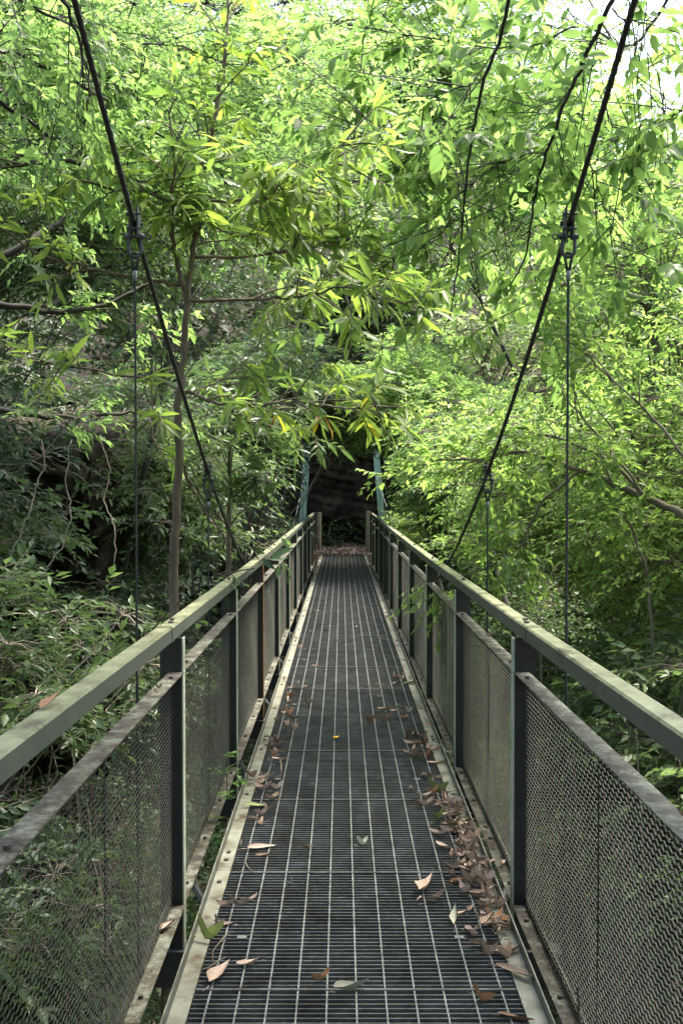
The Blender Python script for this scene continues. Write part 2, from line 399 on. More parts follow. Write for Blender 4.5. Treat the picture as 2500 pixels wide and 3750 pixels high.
for i, y in enumerate(PY):
    for side, xin in ((-1, -.705), (1, .765)):
        post(side, y, xin, (side < 0 and i == 3) or (side > 0 and i == 7))
    if i == len(PY) - 1: continue
    m = MB(); zt = -.353 + sag(y)
    m.box(-.90, .985, y - .05, y + .05, zt - .012, zt); m.box(-.90, .985, y - .0499, y - .04, zt - .14, zt - .0121); m.box(-.90, .985, y - .05, y + .05, zt - .153, zt - .1401)
    for x in (XL - .02, XR + .02): m.box(x - .03, x + .03, y - .035, y + .035, zt + .0001, zt + .145)
    cb = bput(m, 'crossbeam', M['beam'])
    for sx in (-.86, .94):
        m = MB(); m.box(sx - .012, sx + .012, y - .30, y - .0501, zt - .07, zt - .01)
        put('hanger_lug', m.mesh('hanger_lug', M['beam']), cb)
    for s_ in (-1, 1):
        m = MB(); x0 = XL + .05 if s_ < 0 else XR - .05
        m.tube([(x0, y + .08, zt - .13), (x0 + s_ * .33, y + .55, zt + .12)], .018, 6)
        put('brace', m.mesh('brace', M['beam']), cb)

# handrails
for side, xin in ((-1, -.725), (1, .79)):
    segs = [(-.3, PY[1] - .15)] + [(PY[i] - .15, PY[min(i + 2, len(PY) - 1)] - .15) for i in range(1, len(PY) - 2, 2)]
    segs[-1] = (segs[-1][0], END + .04)
    for a, b in segs:
        m = MB(); ys = [a + .002] + [y for y in PY if a + .3 < y < b - .3] + [b - .002]
        x0, x1 = sorted((xin, xin + side * .07))
        for u, v in zip(ys[:-1], ys[1:]): m.bbox(x0, x1, u, v, RAILZ - .068, RAILZ, sag(u), sag(v), .007)
        h = bput(m, 'handrail', M['rail'])
        m = MB(); x0b, x1b = x0 - .003, x1 + .003
        m.bbox(x0b, x1b, b - .05, b - .004, RAILZ - .071, RAILZ + .003, sag(b), sag(b), .007)
        put('joint_sleeve', m.mesh('joint_sleeve', M['rail']), h)
        for yp in [q_ for q_ in PY if a < q_ < b]:
            for d in (-.05, .05):
                m = MB(); xx = xin + side * (.03 if d < 0 else .042); m.tube([(xx, yp + d, RAILZ + sag(yp) - .002), (xx, yp + d, RAILZ + sag(yp) + .009)], .012, 6)
                put('bolt', m.mesh('bolt', M['bolt']), h)

# infill panels: angle frame + expanded metal mesh
def expanded(L, H0, H1, thick=.0025, deep=.005, lw=.044, sw=.0195):
    """expanded metal in the y-z plane, y 0..L, z H0..H1, diamonds long side along y"""
    rows = int((H1 - H0) / (sw / 2)); n = int(L / (lw / 2))
    ys = np.linspace(0, L, n + 1); V = []; Q = []
    base = 0
    for r in range(rows // 2 + 1):
        z = H0 + r * sw
        if z > H1: break
        amp = sw / 2 * .82
        phase = np.where((np.arange(n + 1) + 0) % 2 == 0, 0, 1)
        # two complementary zigzags make the diamonds
        for sgn in (1,):
            off = z + amp * phase * 1.0 - amp / 2
            if r % 2: off = z + amp * (1 - phase) - amp / 2
            bulge = .0
            # 4-vert cross-section ribbon, slanted like a sheared strand
            for (dx, dz) in ((-deep / 2, -thick * .9), (-deep / 2 + .001, thick * .2), (deep / 2, thick * .9), (deep / 2 - .001, -thick * .2)):
                V.append(np.stack([dx + .012 * np.sin(np.pi * ys / L) * math.sin(math.pi * (z - H0) / (H1 - H0)) * (1 + .6 * np.sin(ys * 4.1 + z * 5)), ys, np.clip(off + dz + .004 * np.sin(ys * 5 + z * 3), H0, H1)], -1))
            for c in range(4):
                a = base + c * (n + 1) + np.arange(n); b = base + ((c + 1) % 4) * (n + 1) + np.arange(n)
                Q.append(np.stack([a, a + 1, b + 1, b], -1))
            base += 4 * (n + 1)
    return np.concatenate(V), np.concatenate(Q)
ma, qa = expanded(SP - .075, -.135, .90)
mesh_std = np_mesh('mesh_infill', ma, np.zeros((0, 3), int), qa, M['mesh'])
ma, qa = expanded(PY[1] - PY[0] - .075, -.135, .90)
mesh_long = np_mesh('mesh_infill_near', ma, np.zeros((0, 3), int), qa, M['mesh'])
ma, qa = expanded(1.5, -.135, .90)
mesh_short = np_mesh('mesh_infill_start', ma, np.zeros((0, 3), int), qa, M['mesh'])
for side, xin in ((-1, -.70), (1, .765)):
    spans = [(PY[0] - 1.575, PY[0], mesh_short)] + [(PY[i], PY[i + 1], mesh_long if i == 0 else mesh_std) for i in range(len(PY) - 1)]
    for a, b, me in spans:
        a2, b2 = a + .034, b - .034
        xo = xin + side * .068
        m = MB(); za, zb = sag(a2), sag(b2)
        lo, hi = sorted((xin, xo))
        m.box(lo, hi, a2, b2, .905, .910, za, zb); 
        l2, h2 = sorted((xo, xo - side * .005)); m.box(l2, h2, a2, b2, .865, .9049, za, zb)
        fr = bput(m, 'infill_panel', M['flange'])
        m = MB(); m.box(lo, hi, a2, b2, -.145, -.140, za, zb); m.box(l2, h2, a2, b2, -.1399, -.10, za, zb)
        put('bottom_flange', m.mesh('bottom_flange', M['flange']), fr)
        mo = put('mesh_infill', me, fr, (xo - side * .012, a2 + .003, za), (math.atan2(zb - za, b2 - a2), 0, 0))
        m = MB(); yc = (a2 + b2) / 2; xm = xo - side * .004; m.tube([(xm, yc, .87 + sag(yc)), (xm, yc, -.10 + sag(yc))], .003, 5)
        put('stiffener_rod', m.mesh('stiffener_rod', M['post']), fr)
        for t in (.08, .36, .66, .93):
            yb = a2 + (b2 - a2) * t; xx = xin + side * .03
            m = MB(); m.tube([(xx, yb, sag(yb) - .1399), (xx, yb, sag(yb) - .128)], .010, 6); put('bolt', m.mesh('bolt', M['bolt']), fr)
            if t in (.08, .93): m = MB(); m.tube([(xx, yb, sag(yb) + .9101), (xx, yb, sag(yb) + .921)], .010, 6); put('bolt', m.mesh('bolt', M['bolt']), fr)

# main cables and hangers
def cz(y): return .30 + .0245 * (y - 14.3) ** 2
HY = [4.2 + SP * k for k in range(10)]
for side, x in ((-1, -.865), (1, .95)):
    m = MB()
    ys = np.linspace(-2, 26.6, 110)
    # rope: core plus strands wound round it
    xx = lambda y: x + side * .0 + (side * .10) * sst(20, 26.6, y)
    m.tube([(xx(y), y, cz(y)) for y in ys], .0105, 8)
    cbl = bput(m, 'main_cable', M['cable'], smooth=True)
    yy = np.linspace(1.5, 10, 700); arc = np.cumsum(np.sqrt(1 + (2 * .0245 * (yy - 14.3)) ** 2)) * (yy[1] - yy[0])
    m = MB()
    for s_ in range(3):
        an = arc / .16 * 2 * np.pi + s_ * 2 * np.pi / 3
        m.tube([(x + .0065 * math.cos(a), y, cz(y) + .0065 * math.sin(a)) for a, y in zip(an, yy)], .006, 4, False)
    put('strand', m.mesh('strand', M['cable'], True), cbl)
    for i, y in enumerate(HY):
        c = cz(y); zb = -.41 + sag(y)
        if c - .32 < zb + .3: c = max(c, .3)
        m = MB(); top = c - .22 if c > .5 else c
        if top > zb: m.tube([(x, y, top), (x, y, zb)], .0055, 6)
        hg = bput(m, 'hanger_rod', M['beam'])
        if i < 4 or i > 7:
            s_ = side
            # clamp: two plates gripping the rope, three bolts
            m = MB(); sl = 2 * .0245 * (y - 14.3)
            for dx in (-.019, .012): 
                m.add([(x + dx, y - .035, c + .055 - sl * .035), (x + dx + .007, y - .035, c + .055 - sl * .035), (x + dx, y + .035, c + .055), (x + dx + .007, y + .035, c + .055),
                       (x + dx, y - .022, c - .058), (x + dx + .007, y - .022, c - .058), (x + dx, y + .022, c - .058), (x + dx + .007, y + .022, c - .058)],
                      [(0, 1, 3, 2), (4, 6, 7, 5), (0, 4, 5, 1), (2, 3, 7, 6), (0, 2, 6, 4), (1, 5, 7, 3)])
            for dz, dy in ((.04, -.028), (.012, .026), (-.018, -.02)):
                m.tube([(x - .03, y + dy, c + dz), (x + .03, y + dy, c + dz)], .006, 6)
                m.tube([(x - .029, y + dy, c + dz), (x - .021, y + dy, c + dz)], .011, 6)
            put('cable_clamp', m.mesh('cable_clamp', M['fitting']), hg)
            # shackle: pin and bow
            m = MB(); zp = c - .048; wd = .026
            m.tube([(x - wd - .016, y, zp), (x + wd + .014, y, zp)], .007, 8)
            m.tube([(x - wd, y, zp + .012), (x - wd, y, zp - .012), (x - wd, y, zp - .056)] + [(x - wd * math.cos(t), y, zp - .056 - wd * 1.15 * math.sin(t)) for t in np.linspace(.25, math.pi - .25, 8)] + [(x + wd, y, zp - .056), (x + wd, y, zp - .012), (x + wd, y, zp + .012)], .0078, 8)
            for xs in (-wd, wd): m.tube([(x + xs - .011, y, zp), (x + xs + .011, y, zp)], .013, 10)
            m.tube([(x - side * (wd + .03) + .012 * math.cos(t), y, zp + .012 * math.sin(t)) for t in np.linspace(0, 2 * math.pi, 11)], .0035, 5, False)
            put('shackle', m.mesh('shackle', M['fitting'], True), hg)
            # thimble eye and ferrule
            m = MB(); zt = zp - .07
            pts = [(x + .016 * math.sin(t) * (1 if abs(math.sin(t)) < 2 else 1), y, zt - .012 + .014 * math.cos(t)) for t in np.linspace(-2.1, 2.1, 11)]
            pts = [(x - .004, y, zt - .075)] + pts + [(x + .004, y, zt - .075)]
            m.tube(pts, .006, 6)
            put('thimble', m.mesh('thimble', M['cable'], True), hg)
            m = MB(); m.tube([(x, y, zt - .072), (x, y, zt - .075), (x, y, zt - .112), (x, y, zt - .116)], [.007, .0098, .0098, .007], 12)
            put('ferrule', m.mesh('ferrule', M['ferrule'], True), hg)

# far tower
TY = 26.8
for side, xb, xt in ((-1, -1.14, -.83), (1, 1.22, .80)):
    m = MB(); zb, zt = -.6, 4.1; hw = .085
    def ring(x, z): return [(x - hw, TY - .09, z), (x + hw, TY - .09, z), (x + hw, TY + .09, z), (x - hw, TY + .09, z)]
    m.add(ring(xb, zb) + ring(xt, zt), [(0, 3, 2, 1), (4, 5, 6, 7), (0, 1, 5, 4), (1, 2, 6, 5), (2, 3, 7, 6), (3, 0, 4, 7)])
    tl = bput(m, 'tower_leg', M['tower'])
    m = MB(); m.box(xb - .2, xb + .2, TY - .2, TY + .2, zb - .03, zb - .001); put('base_plate', m.mesh('base_plate', M['tower']), tl)
m = MB(); m.box(-.75, .72, TY - .06, TY + .06, 3.92, 4.04); bput(m, 'tower_crosshead', M['tower'])
# cable anchors running down the tower legs, grey turnbuckle rods
for side, x0, x1 in ((-1, -.98, -1.10), (1, .93, 1.2)):
    m = MB(); m.tube([(x0, 26.5, 2.0), ((x0 + x1) / 2 , 24.5, 1.35), (x1, 22.5, .8)], .009, 6); bput(m, 'stay_rod', M['ferrule'])

# timber gate posts at the far end
for x, h, lb in ((-.62, 1.13, 'round mossy timber post at the left far end of the bridge'), (.74, 1.17, 'round brown timber post at the right far end of the bridge')):
    m = MB(); yb = END + .28; m.tube([(0, 0, -.5), (0, 0, h - .02), (0, 0, h)], [.075, .068, .06], 14)
    o = build(m, 'timber_post', M['timber'], loc=(x, yb, -.12), smooth=False); tag(o, lb, 'post', 'timber posts at the far end of the bridge')

# ------------------------------------------------------------------ far rock wall (cave like overhang)
def rock_wall(X0=-11, X1=7, YW=31.2, Z0=-.6, Z1=4.4, cx=0, label='dark brown shaded rock wall closing the path beyond the bridge', back=36):
    rg = np.random.default_rng(11); n, k = 220, 90
    xs = np.linspace(X0, X1, n); zs = np.linspace(Z0, Z1, k)
    XX, ZZ = np.meshgrid(xs, zs, indexing='ij')
    def nz(a, b, s): return np.sin(a * 1.1 * s + b * .9 * s + s) * np.cos(b * 1.7 * s - a * .6 * s + 2 * s)
    YY = YW + .5 * nz(XX, ZZ, .8) + .25 * nz(XX, ZZ, 2.1) + .08 * nz(XX, ZZ, 6) - .35 * np.clip(ZZ - 1.5, 0, 9)
    YY -= 1.2 * sst(2.5, 7, np.abs(XX - cx))
    YY += .10 * nz(XX, ZZ, 9) + .06 * nz(XX * 1.3, ZZ, 17) + rg.normal(0, .03, YY.shape)
    V = np.concatenate([np.stack([XX, YY, ZZ], -1).reshape(-1, 3), np.stack([XX, YY * 0 + back, ZZ * 1.0 + .8], -1).reshape(-1, 3)])
    id1 = np.arange(n * k).reshape(n, k); id2 = id1 + n * k
    Q = [np.stack([id1[:-1, :-1], id1[1:, :-1], id1[1:, 1:], id1[:-1, 1:]], -1).reshape(-1, 4), np.stack([id2[:-1, :-1], id2[:-1, 1:], id2[1:, 1:], id2[1:, :-1]], -1).reshape(-1, 4)]
    for a, b in ((id1[:, -1], id2[:, -1]), (id1[::-1, 0], id2[::-1, 0]), (id1[0, :], id2[0, :]), (id1[-1, ::-1], id2[-1, ::-1])):
        Q.append(np.stack([a[:-1], a[1:], b[1:], b[:-1]], -1))
    o = put('rock_wall', np_mesh('rock_wall', V, np.zeros((0, 3), int), np.concatenate(Q), M['cliff'], True))
    tag(o, label, 'rock wall')
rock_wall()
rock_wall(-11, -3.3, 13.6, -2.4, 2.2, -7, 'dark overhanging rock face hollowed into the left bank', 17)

def boulder(name, loc, r, m, label, seed, group='boulders on the gully floor'):
    rg = random.Random(seed); import bmesh
    bm = bmesh.new(); bmesh.ops.create_icosphere(bm, subdivisions=4, radius=1)
    ph = [rg.uniform(0, 6) for _ in range(6)]
    for v in bm.verts:
        c = v.co
        d = 1 + .16 * math.sin(2.3 * c.x + ph[0]) * math.sin(2.1 * c.y + ph[1]) + .09 * math.sin(5 * c.z + ph[2]) * math.sin(4.3 * c.x + ph[3]) + .03 * math.sin(11 * c.y + ph[4]) * math.sin(12 * c.x + ph[5])
        v.co = Vector((c.x * r[0] * d, c.y * r[1] * d, max(c.z, -.6) * r[2] * d))
    me = bpy.data.meshes.new(name); bm.to_mesh(me); bm.free(); me.materials.append(m); me.polygons.foreach_set('use_smooth', [True] * len(me.polygons))
    o = put(name, me, None, loc); tag(o, label, 'rock', group)
boulder('boulder', (2.9, 8.0, -3.9), (1.2, 1.5, .9), M['sandstone'], 'ochre boulder under the bridge seen through the gap by the second right post', 1)
boulder('boulder', (2.0, 5.2, -3.9), (1.0, 1.2, .5), M['rock'], 'smooth grey slab of rock below the near right post', 2)
boulder('boulder', (-2.6, 5.9, -3.8), (.9, 1.2, .7), M['rock'], 'pale grey rock below the left mesh railing', 3)
boulder('boulder', (-4.2, 9.0, -3.3), (1.3, 1.2, .9), M['rock'], 'large mossy rock on the left bank', 4)
boulder('boulder', (4.6, 6.5, -3.9), (.8, 1.0, .6), M['rock'], 'grey rock among the thin stems right of the bridge', 5)

# ------------------------------------------------------------------ vegetation
UP = np.array([0, 0, 1.])
def sprays(rg, O, Dr, length, K, lL, lW, droop=.3, spread=.85, hang=.25, tilt=.45, tip=True):
    """O, Dr (S,3); returns leaf arrays and twig polylines"""
    S = len(O); Dr = nrm(Dr); Ln = length * rg.uniform(.6, 1.25, S)
    side = nrm(np.cross(Dr, UP + rg.normal(0, .25, (S, 3)))); up = nrm(np.cross(side, Dr))
    t = (np.arange(K) + .7) / K; sg = np.where(np.arange(K) % 2 == 0, 1., -1.)
    dd = droop * rg.uniform(.4, 1.5, S)
    def at(tt): return O[:, None] + Dr[:, None] * (Ln[:, None] * tt[None])[..., None] - UP * (dd[:, None] * Ln[:, None] * tt[None] ** 2)[..., None]
    P = at(t); n = S * K
    A = Dr[:, None] * .6 + side[:, None] * (sg * spread)[None, :, None] - UP * hang
    if tip: A[:, -1] = Dr * 1.0 - UP * (hang + .2)
    A = A.reshape(-1, 3) + rg.normal(0, .28, (n, 3))
    N_ = np.repeat(up, K, 0) + rg.normal(0, tilt, (n, 3))
    L = lL * rg.uniform(.4, 1.35, n); Wd = lW * rg.uniform(.75, 1.2, n) * (L / lL)
    tw = at(np.array([0, .5, 1.])); tr = np.stack([np.full(S, 1.), np.full(S, .7), np.full(S, .35)], 1)
    return P.reshape(-1, 3), A, N_, L, Wd, tw, tr

def merge(parts):
    V, T, Q, off = [], [], [], 0
    for v, t, q_ in parts:
        V.append(v); T.append(t + off if len(t) else t); Q.append(q_ + off if len(q_) else q_); off += len(v)
    return np.concatenate(V), np.concatenate(T) if T else np.zeros((0, 3), int), np.concatenate(Q)

def curve_pts(a, b, rg, n=6, bow=.12, wob=.04):
    a, b = np.array(a, float), np.array(b, float); L = np.linalg.norm(b - a)
    t = np.linspace(0, 1, n)[:, None]
    mid = UP * L * bow + rg.normal(0, .06 * L, 3)
    pts = a + (b - a) * t + mid * (4 * t * (1 - t)); pts[1:-1] += rg.normal(0, wob * L / n, (n - 2, 3))
    return pts

def tree(name, label, cat, base, centre, radii, n_cl, n_sp, sp_len, K, lL, lW, leafm, barkm='bark', trunk_r=.12, seed=1, hi=False, droop=.3, flat=.35,
         cl_r=.8, group=None, shell=.5, hang=.25, tilt=.45, limb=True, twig_r=.004, extra_clumps=None, trunk_to=None, lower=1.0, keep=None, thin_limbs=False):
    rg = np.random.default_rng(seed)
    base = np.array(base, float); centre = np.array(centre, float); radii = np.array(radii, float)
    root = empty(name, tuple(base), label, cat, group)
    d = nrm(rg.normal(0, 1, (n_cl, 3))); d[:, 2] = np.where(d[:, 2] < 0, d[:, 2] * lower, d[:, 2])
    rr = rg.uniform(shell, 1.0, n_cl)[:, None]
    CC = centre + d * rr * radii
    if extra_clumps is not None: CC = np.concatenate([CC, np.array(extra_clumps)])
    if keep is not None: CC = np.array([c for c in CC if keep(c)])
    n_cl = len(CC)
    top = np.array(trunk_to, float) if trunk_to is not None else centre + UP * radii[2] * .5
    mb = MB(); tp = curve_pts(base - UP * .3 - base, top - base, rg, 9, .03, .15)
    mb.tube([tuple(p) for p in tp], list(np.linspace(trunk_r, trunk_r * .3, 9)), 9)
    for i in range(n_cl):
        if not limb: break
        if thin_limbs and i % 3: continue
        c = CC[i] - base; j = int(np.clip(rg.integers(4, 9) if c[2] > tp[4][2] else rg.integers(3, 6), 0, 8))
        pts = curve_pts(tp[j], c, rg, 6, .10, .18); r0 = trunk_r * (.26 - .018 * j)
        mb.tube([tuple(p) for p in pts], list(np.linspace(r0, max(.006, twig_r * 1.5), 6)), 5)
    # sprays
    S = n_cl * n_sp
    ci = np.repeat(np.arange(n_cl), n_sp)
    cr = cl_r * rg.uniform(.6, 1.3, n_cl)[ci][:, None]
    loc = nrm(rg.normal(0, 1, (S, 3))) * rg.uniform(.1, 1, (S, 1)) ** .6 * np.array([1, 1, flat])
    O = CC[ci] + loc * cr * .8
    out = nrm((CC[ci] - centre) * np.array([1, 1, .4]) + 1e-6)
    Dr = nrm(loc * np.array([1, 1, .6])) * .9 + out * .5 + rg.normal(0, .3, (S, 3)) + UP * .12
    P, A, N_, L, Wd, tw, tr = sprays(rg, O, Dr, sp_len, K, lL, lW, droop, .85, hang, tilt)
    V, T, Q = leaf_arrays(P - base, A, N_, L, Wd, hi)
    put('crown', np_mesh('crown', V, T, Q, M[leafm]), root)
    # twigs: spray axes and links from clump centre to spray origin
    tv, tq = tubes_np(tw - base, tr * twig_r, 3)
    mid = (CC[ci] + O) / 2 + UP * .03
    lk = np.stack([CC[ci], mid, O], 1) - base
    lv, lq = tubes_np(lk, np.tile(np.array([1.6, 1.3, 1.0]) * twig_r, (S, 1)), 3)
    wood(mb, [(tv, tq), (lv, lq)], barkm, root)
    return root

def wood(mb, tubes, barkm, root):
    me = mb.mesh('tmp', None); q4 = [f for f in mb.f if len(f) == 4]
    V, T, Q = merge([(np.array(mb.v), np.zeros((0, 3), int), np.array(q4))] + [(v, np.zeros((0, 3), int), q_) for v, q_ in tubes])
    bpy.data.meshes.remove(me)
    put('trunk', np_mesh('trunk', V, T, Q, M[barkm], True), root)
def px_clumps(lst): return [tuple(W(*p)) for p in lst]

# --- slim young tree beside the left railing ---------------------------------
def limb_tree(name, label, cat, base, paths, leafm, barkm, twigs_from, seed, lL, lW, K, sp_len, hi=True, group=None, twig_r=.004, hang=.7, droop=.5, n_end=5, spread=.7, whorl=False, sub_len=.35):
    """paths: list of (points, r0, r1); twigs_from: list of (path index, t0, t1, count)"""
    rg = np.random.default_rng(seed); base = np.array(base, float)
    root = empty(name, tuple(base), label, cat, group)
    mb = MB(); dense = []
    for pts, r0, r1 in paths:
        pts = np.array(pts, float); n = len(pts)
        # Catmull-Rom resample
        pp = np.concatenate([[2 * pts[0] - pts[1]], pts, [2 * pts[-1] - pts[-2]]]); out = []
        for i in range(1, n):
            for t in np.linspace(0, 1, 6, endpoint=False):
                a, b, c, d = pp[i - 1], pp[i], pp[i + 1], pp[i + 2]
                out.append(.5 * (2 * b + (c - a) * t + (2 * a - 5 * b + 4 * c - d) * t * t + (3 * b - a - 3 * c + d) * t ** 3))
        out.append(pts[-1]); out = np.array(out); out[1:-1] += rg.normal(0, .006, out[1:-1].shape)
        dense.append(out)
        mb.tube([tuple(p - base) for p in out], list(np.linspace(r0, r1, len(out))), 8)
    O, Dr = [], []
    for pi, t0, t1, cnt in twigs_from:
        pts = dense[pi]
        for _ in range(cnt):
            t = rg.uniform(t0, t1) * (len(pts) - 1); i = min(int(t), len(pts) - 2)
            p = pts[i] + (pts[i + 1] - pts[i]) * (t - i); tg = nrm((pts[i + 1] - pts[i])[None])[0]
            dr = tg * .7 + rg.normal(0, .6, 3) + UP * .15
            O.append(p); Dr.append(dr)
    O, Dr = np.array(O), np.array(Dr)
    # a secondary twig first, sprays at its end
    sub = nrm(Dr) * rg.uniform(.05, sub_len, (len(O), 1)); E = O + sub - UP * .02
    lk = np.stack([O, (O + E) / 2 + UP * .01, E], 1) - base
    O2 = np.repeat(E, n_end, 0) + rg.normal(0, .02, (len(E) * n_end, 3)); D2 = np.repeat(nrm(Dr), n_end, 0) + rg.normal(0, .55, (len(E) * n_end, 3))
    P, A, N_, L, Wd, tw, tr = sprays(rg, O2, D2, sp_len, K, lL, lW, droop, spread, hang, .5)
    V, T, Q = leaf_arrays(P - base, A, N_, L, Wd, hi, .3, .22)
    put('crown', np_mesh('crown', V, T, Q, M[leafm], hi), root)
    a = tubes_np(lk, np.tile(np.array([1.8, 1.5, 1.2]) * twig_r, (len(O), 1)), 4); b = tubes_np(tw - base, tr * twig_r, 3)
    wood(mb, [a, b], barkm, root)
    return root

def D_(pts): return [W(x * 1.5944, y * 1.5944, z) for x, y, z in pts]
def D2(pts): return [W(x * 1.5944, y * 1.5944, z * 1.3) for x, y, z in pts]
# coordinates read off the 1568 px wide view
tz = 7.0
trunk = D_([(380, 2350, 7.1), (388, 1900, 7.05), (398, 1400, tz), (403, 1200, tz), (412, 1060, tz), (408, 950, tz), (420, 850, tz), (430, 700, tz), (440, 600, tz), (455, 500, tz), (470, 380, 7.1), (500, 240, 7.2), (520, 120, 7.3), (530, -60, 7.5)])
paths = [(trunk, .038, .009),
         (D_([(430, 690, tz), (412, 620, 6.95), (398, 560, 6.9), (395, 470, 6.85), (400, 380, 6.8), (385, 250, 6.7)]), .02, .006),
         (D_([(440, 690, tz), (560, 690, 6.8), (700, 680, 6.5), (800, 660, 6.3), (930, 700, 6.1)]), .013, .004),
         (D_([(448, 590, tz), (560, 590, 7.2), (650, 580, 7.4), (760, 560, 7.6), (830, 545, 7.8)]), .013, .004),
         (D_([(458, 462, tz), (560, 462, 6.7), (640, 450, 6.5), (730, 400, 6.3), (800, 320, 6.1)]), .011, .003),
         (D_([(418, 900, tz), (450, 905, 7), (490, 925, 6.9), (600, 930, 6.7), (700, 925, 6.5), (800, 940, 6.3), (870, 925, 6.2)]), .015, .004),
         (D_([(415, 655, tz), (330, 640, 6.9), (200, 615, 6.7), (80, 580, 6.5), (0, 520, 6.4), (-100, 470, 6.3)]), .013, .005),
         (D_([(408, 895, tz), (350, 870, 7.1), (200, 850, 7.2), (60, 820, 7.3), (0, 790, 7.4)]), .012, .004),
         (D_([(412, 925, tz), (470, 890, 7.3), (540, 850, 7.6), (620, 760, 7.9)]), .009, .003),
         (D_([(418, 1065, tz), (440, 1120, 7.2), (480, 1180, 7.5), (520, 1250, 7.9)]), .010, .005),
         (D_([(405, 1010, tz), (370, 990, 6.9), (345, 1010, 6.8), (355, 960, 6.75)]), .007, .003),
         (D_([(455, 480, tz), (490, 520, 7.2), (550, 540, 7.4), (600, 530, 7.6), (700, 500, 7.9)]), .01, .003),
         (D_([(395, 470, 6.85), (330, 440, 6.8), (230, 430, 6.7), (100, 380, 6.5), (-20, 390, 6.4)]), .009, .004)]
tw = [(0, .62, 1, 36), (1, .3, 1, 18), (2, .25, 1, 20), (3, .3, 1, 22), (4, .3, 1, 34), (5, .25, 1, 16), (6, .3, 1, 9), (7, .3, 1, 9), (8, .3, 1, 8), (10, .5, 1, 3), (11, .3, 1, 16), (12, .2, 1, 14)]
limb_tree('young_tree', 'slim brown trunked young tree with long drooping yellow green leaves just outside the left railing', 'tree', (trunk[0][0], trunk[0][1], H(trunk[0][0], trunk[0][1])),
          paths, 'leaf_lance', 'bark_brown', tw, 21, .16, .018, 7, .16, True, hang=.5, droop=.3, n_end=2)
# thin sapling behind it
p2 = D_([(515, 1900, 9), (520, 1500, 9), (524, 1250, 9), (528, 1100, 9), (530, 1000, 9), (520, 900, 9)])
limb_tree('sapling', 'thin brown sapling between the young tree and the far left railing', 'tree', (p2[0][0], p2[0][1], H(p2[0][0], p2[0][1])),
          [(p2, .028, .008), (D_([(526, 1210, 9), (560, 1170, 9), (600, 1130, 9), (640, 1090, 9.1)]), .010, .004), (D_([(524, 1215, 9), (480, 1160, 8.9), (440, 1110, 8.8)]), .012, .005), (D_([(530, 1000, 9), (580, 960, 9.1), (650, 940, 9.3), (720, 1000, 9.5)]), .009, .003)],
          'leaf_mid', 'bark_brown', [(0, .6, 1, 14), (1, .3, 1, 8), (2, .3, 1, 5), (3, .2, 1, 16)], 22, .15, .015, 8, .2, True, hang=.35, n_end=3)

# --- overhanging branches, upper right ---------------------------------------
ob = []
ob.append((D2([(1430, -80, 4.9), (1395, 20, 5.0), (1345, 130, 5.2), (1300, 230, 5.4), (1255, 350, 5.6), (1228, 450, 5.8), (1215, 530, 5.9), (1200, 600, 6.0), (1160, 680, 6.1)]), .018, .005))
ob.append((D2([(1180, -80, 4.8), (1155, 60, 5.0), (1112, 180, 5.2), (1085, 300, 5.4), (1068, 430, 5.6), (1055, 560, 5.8), (1040, 690, 6.0), (1020, 760, 6.1)]), .015, .004))
ob.append((D2([(1430, -60, 5.0), (1450, 60, 5.2), (1460, 200, 5.4), (1470, 330, 5.6), (1480, 420, 5.8)]), .006, .002))
ob.append((D2([(1405, 20, 5.0), (1440, 60, 5.2), (1500, 150, 5.5), (1530, 240, 5.7)]), .006, .002))
ob.append((D2([(1255, 350, 5.6), (1180, 360, 5.8), (1110, 400, 6.0), (1050, 450, 6.2), (960, 470, 6.4)]), .006, .002))
ob.append((D2([(1085, 290, 5.4), (1010, 320, 5.6), (930, 370, 5.8), (850, 420, 6.0), (760, 480, 6.2)]), .006, .002))
ob.append((D2([(1055, 500, 5.7), (980, 560, 5.9), (900, 600, 6.1), (850, 640, 6.2)]), .005, .002))
ob.append((D2([(1215, 530, 5.9), (1140, 570, 6.1), (1090, 590, 6.3), (1020, 620, 6.5)]), .005, .002))
ob.append((D2([(1340, 330, 5.5), (1370, 420, 5.6), (1400, 520, 5.8), (1420, 600, 6.0)]), .005, .002))
ob.append((D2([(1110, 190, 5.2), (1060, 200, 5.4), (960, 240, 5.6), (860, 300, 5.8), (780, 330, 6)]), .005, .002))
ob.append((D2([(1215, 600, 6.0), (1240, 680, 6.0), (1270, 780, 6.1), (1310, 860, 6.2), (1420, 1000, 6.3), (1570, 1120, 6.4)]), .006, .004))
ob.append((D2([(1570, -60, 5.4), (1450, 100, 5.6), (1330, 60, 5.8), (1200, 110, 6.0), (1000, 90, 6.2), (820, 60, 6.4)]), .012, .003))
ob.append((D2([(1660, 200, 5.4), (1560, 260, 5.6), (1440, 300, 5.8), (1330, 260, 6), (1200, 260, 6.2)]), .009, .003))
root_over = W(3600, 2600, 5.0)
ob.insert(0, ([np.array([3.9, 4.6, H(3.9, 4.6)]), np.array([3.8, 4.6, -1]), np.array([3.5, 4.7, 1.5]), np.array([3.0, 4.7, 3.4]), np.array([2.6, 5.4, 5.4]), np.array([1.9, 6.0, 5.8]), np.array(ob[0][0][0]), ], .09, .02))
ob.insert(1, ([np.array([2.6, 5.4, 5.4]), np.array([1.6, 5.8, 6.2]), np.array([.6, 6.1, 5.9]), np.array(ob[2][0][0])], .03, .010))
tw = [(2, .05, .7, 16), (3, .05, .75, 16), (4, .1, 1, 10), (5, .1, 1, 12), (6, .1, 1, 20), (7, .1, 1, 22), (8, .1, 1, 14), (9, .1, 1, 14), (10, .1, 1, 14), (11, .1, 1, 22), (12, .05, .5, 8), (13, .1, 1, 44), (14, .1, 1, 30), (1, .3, 1, 8)]
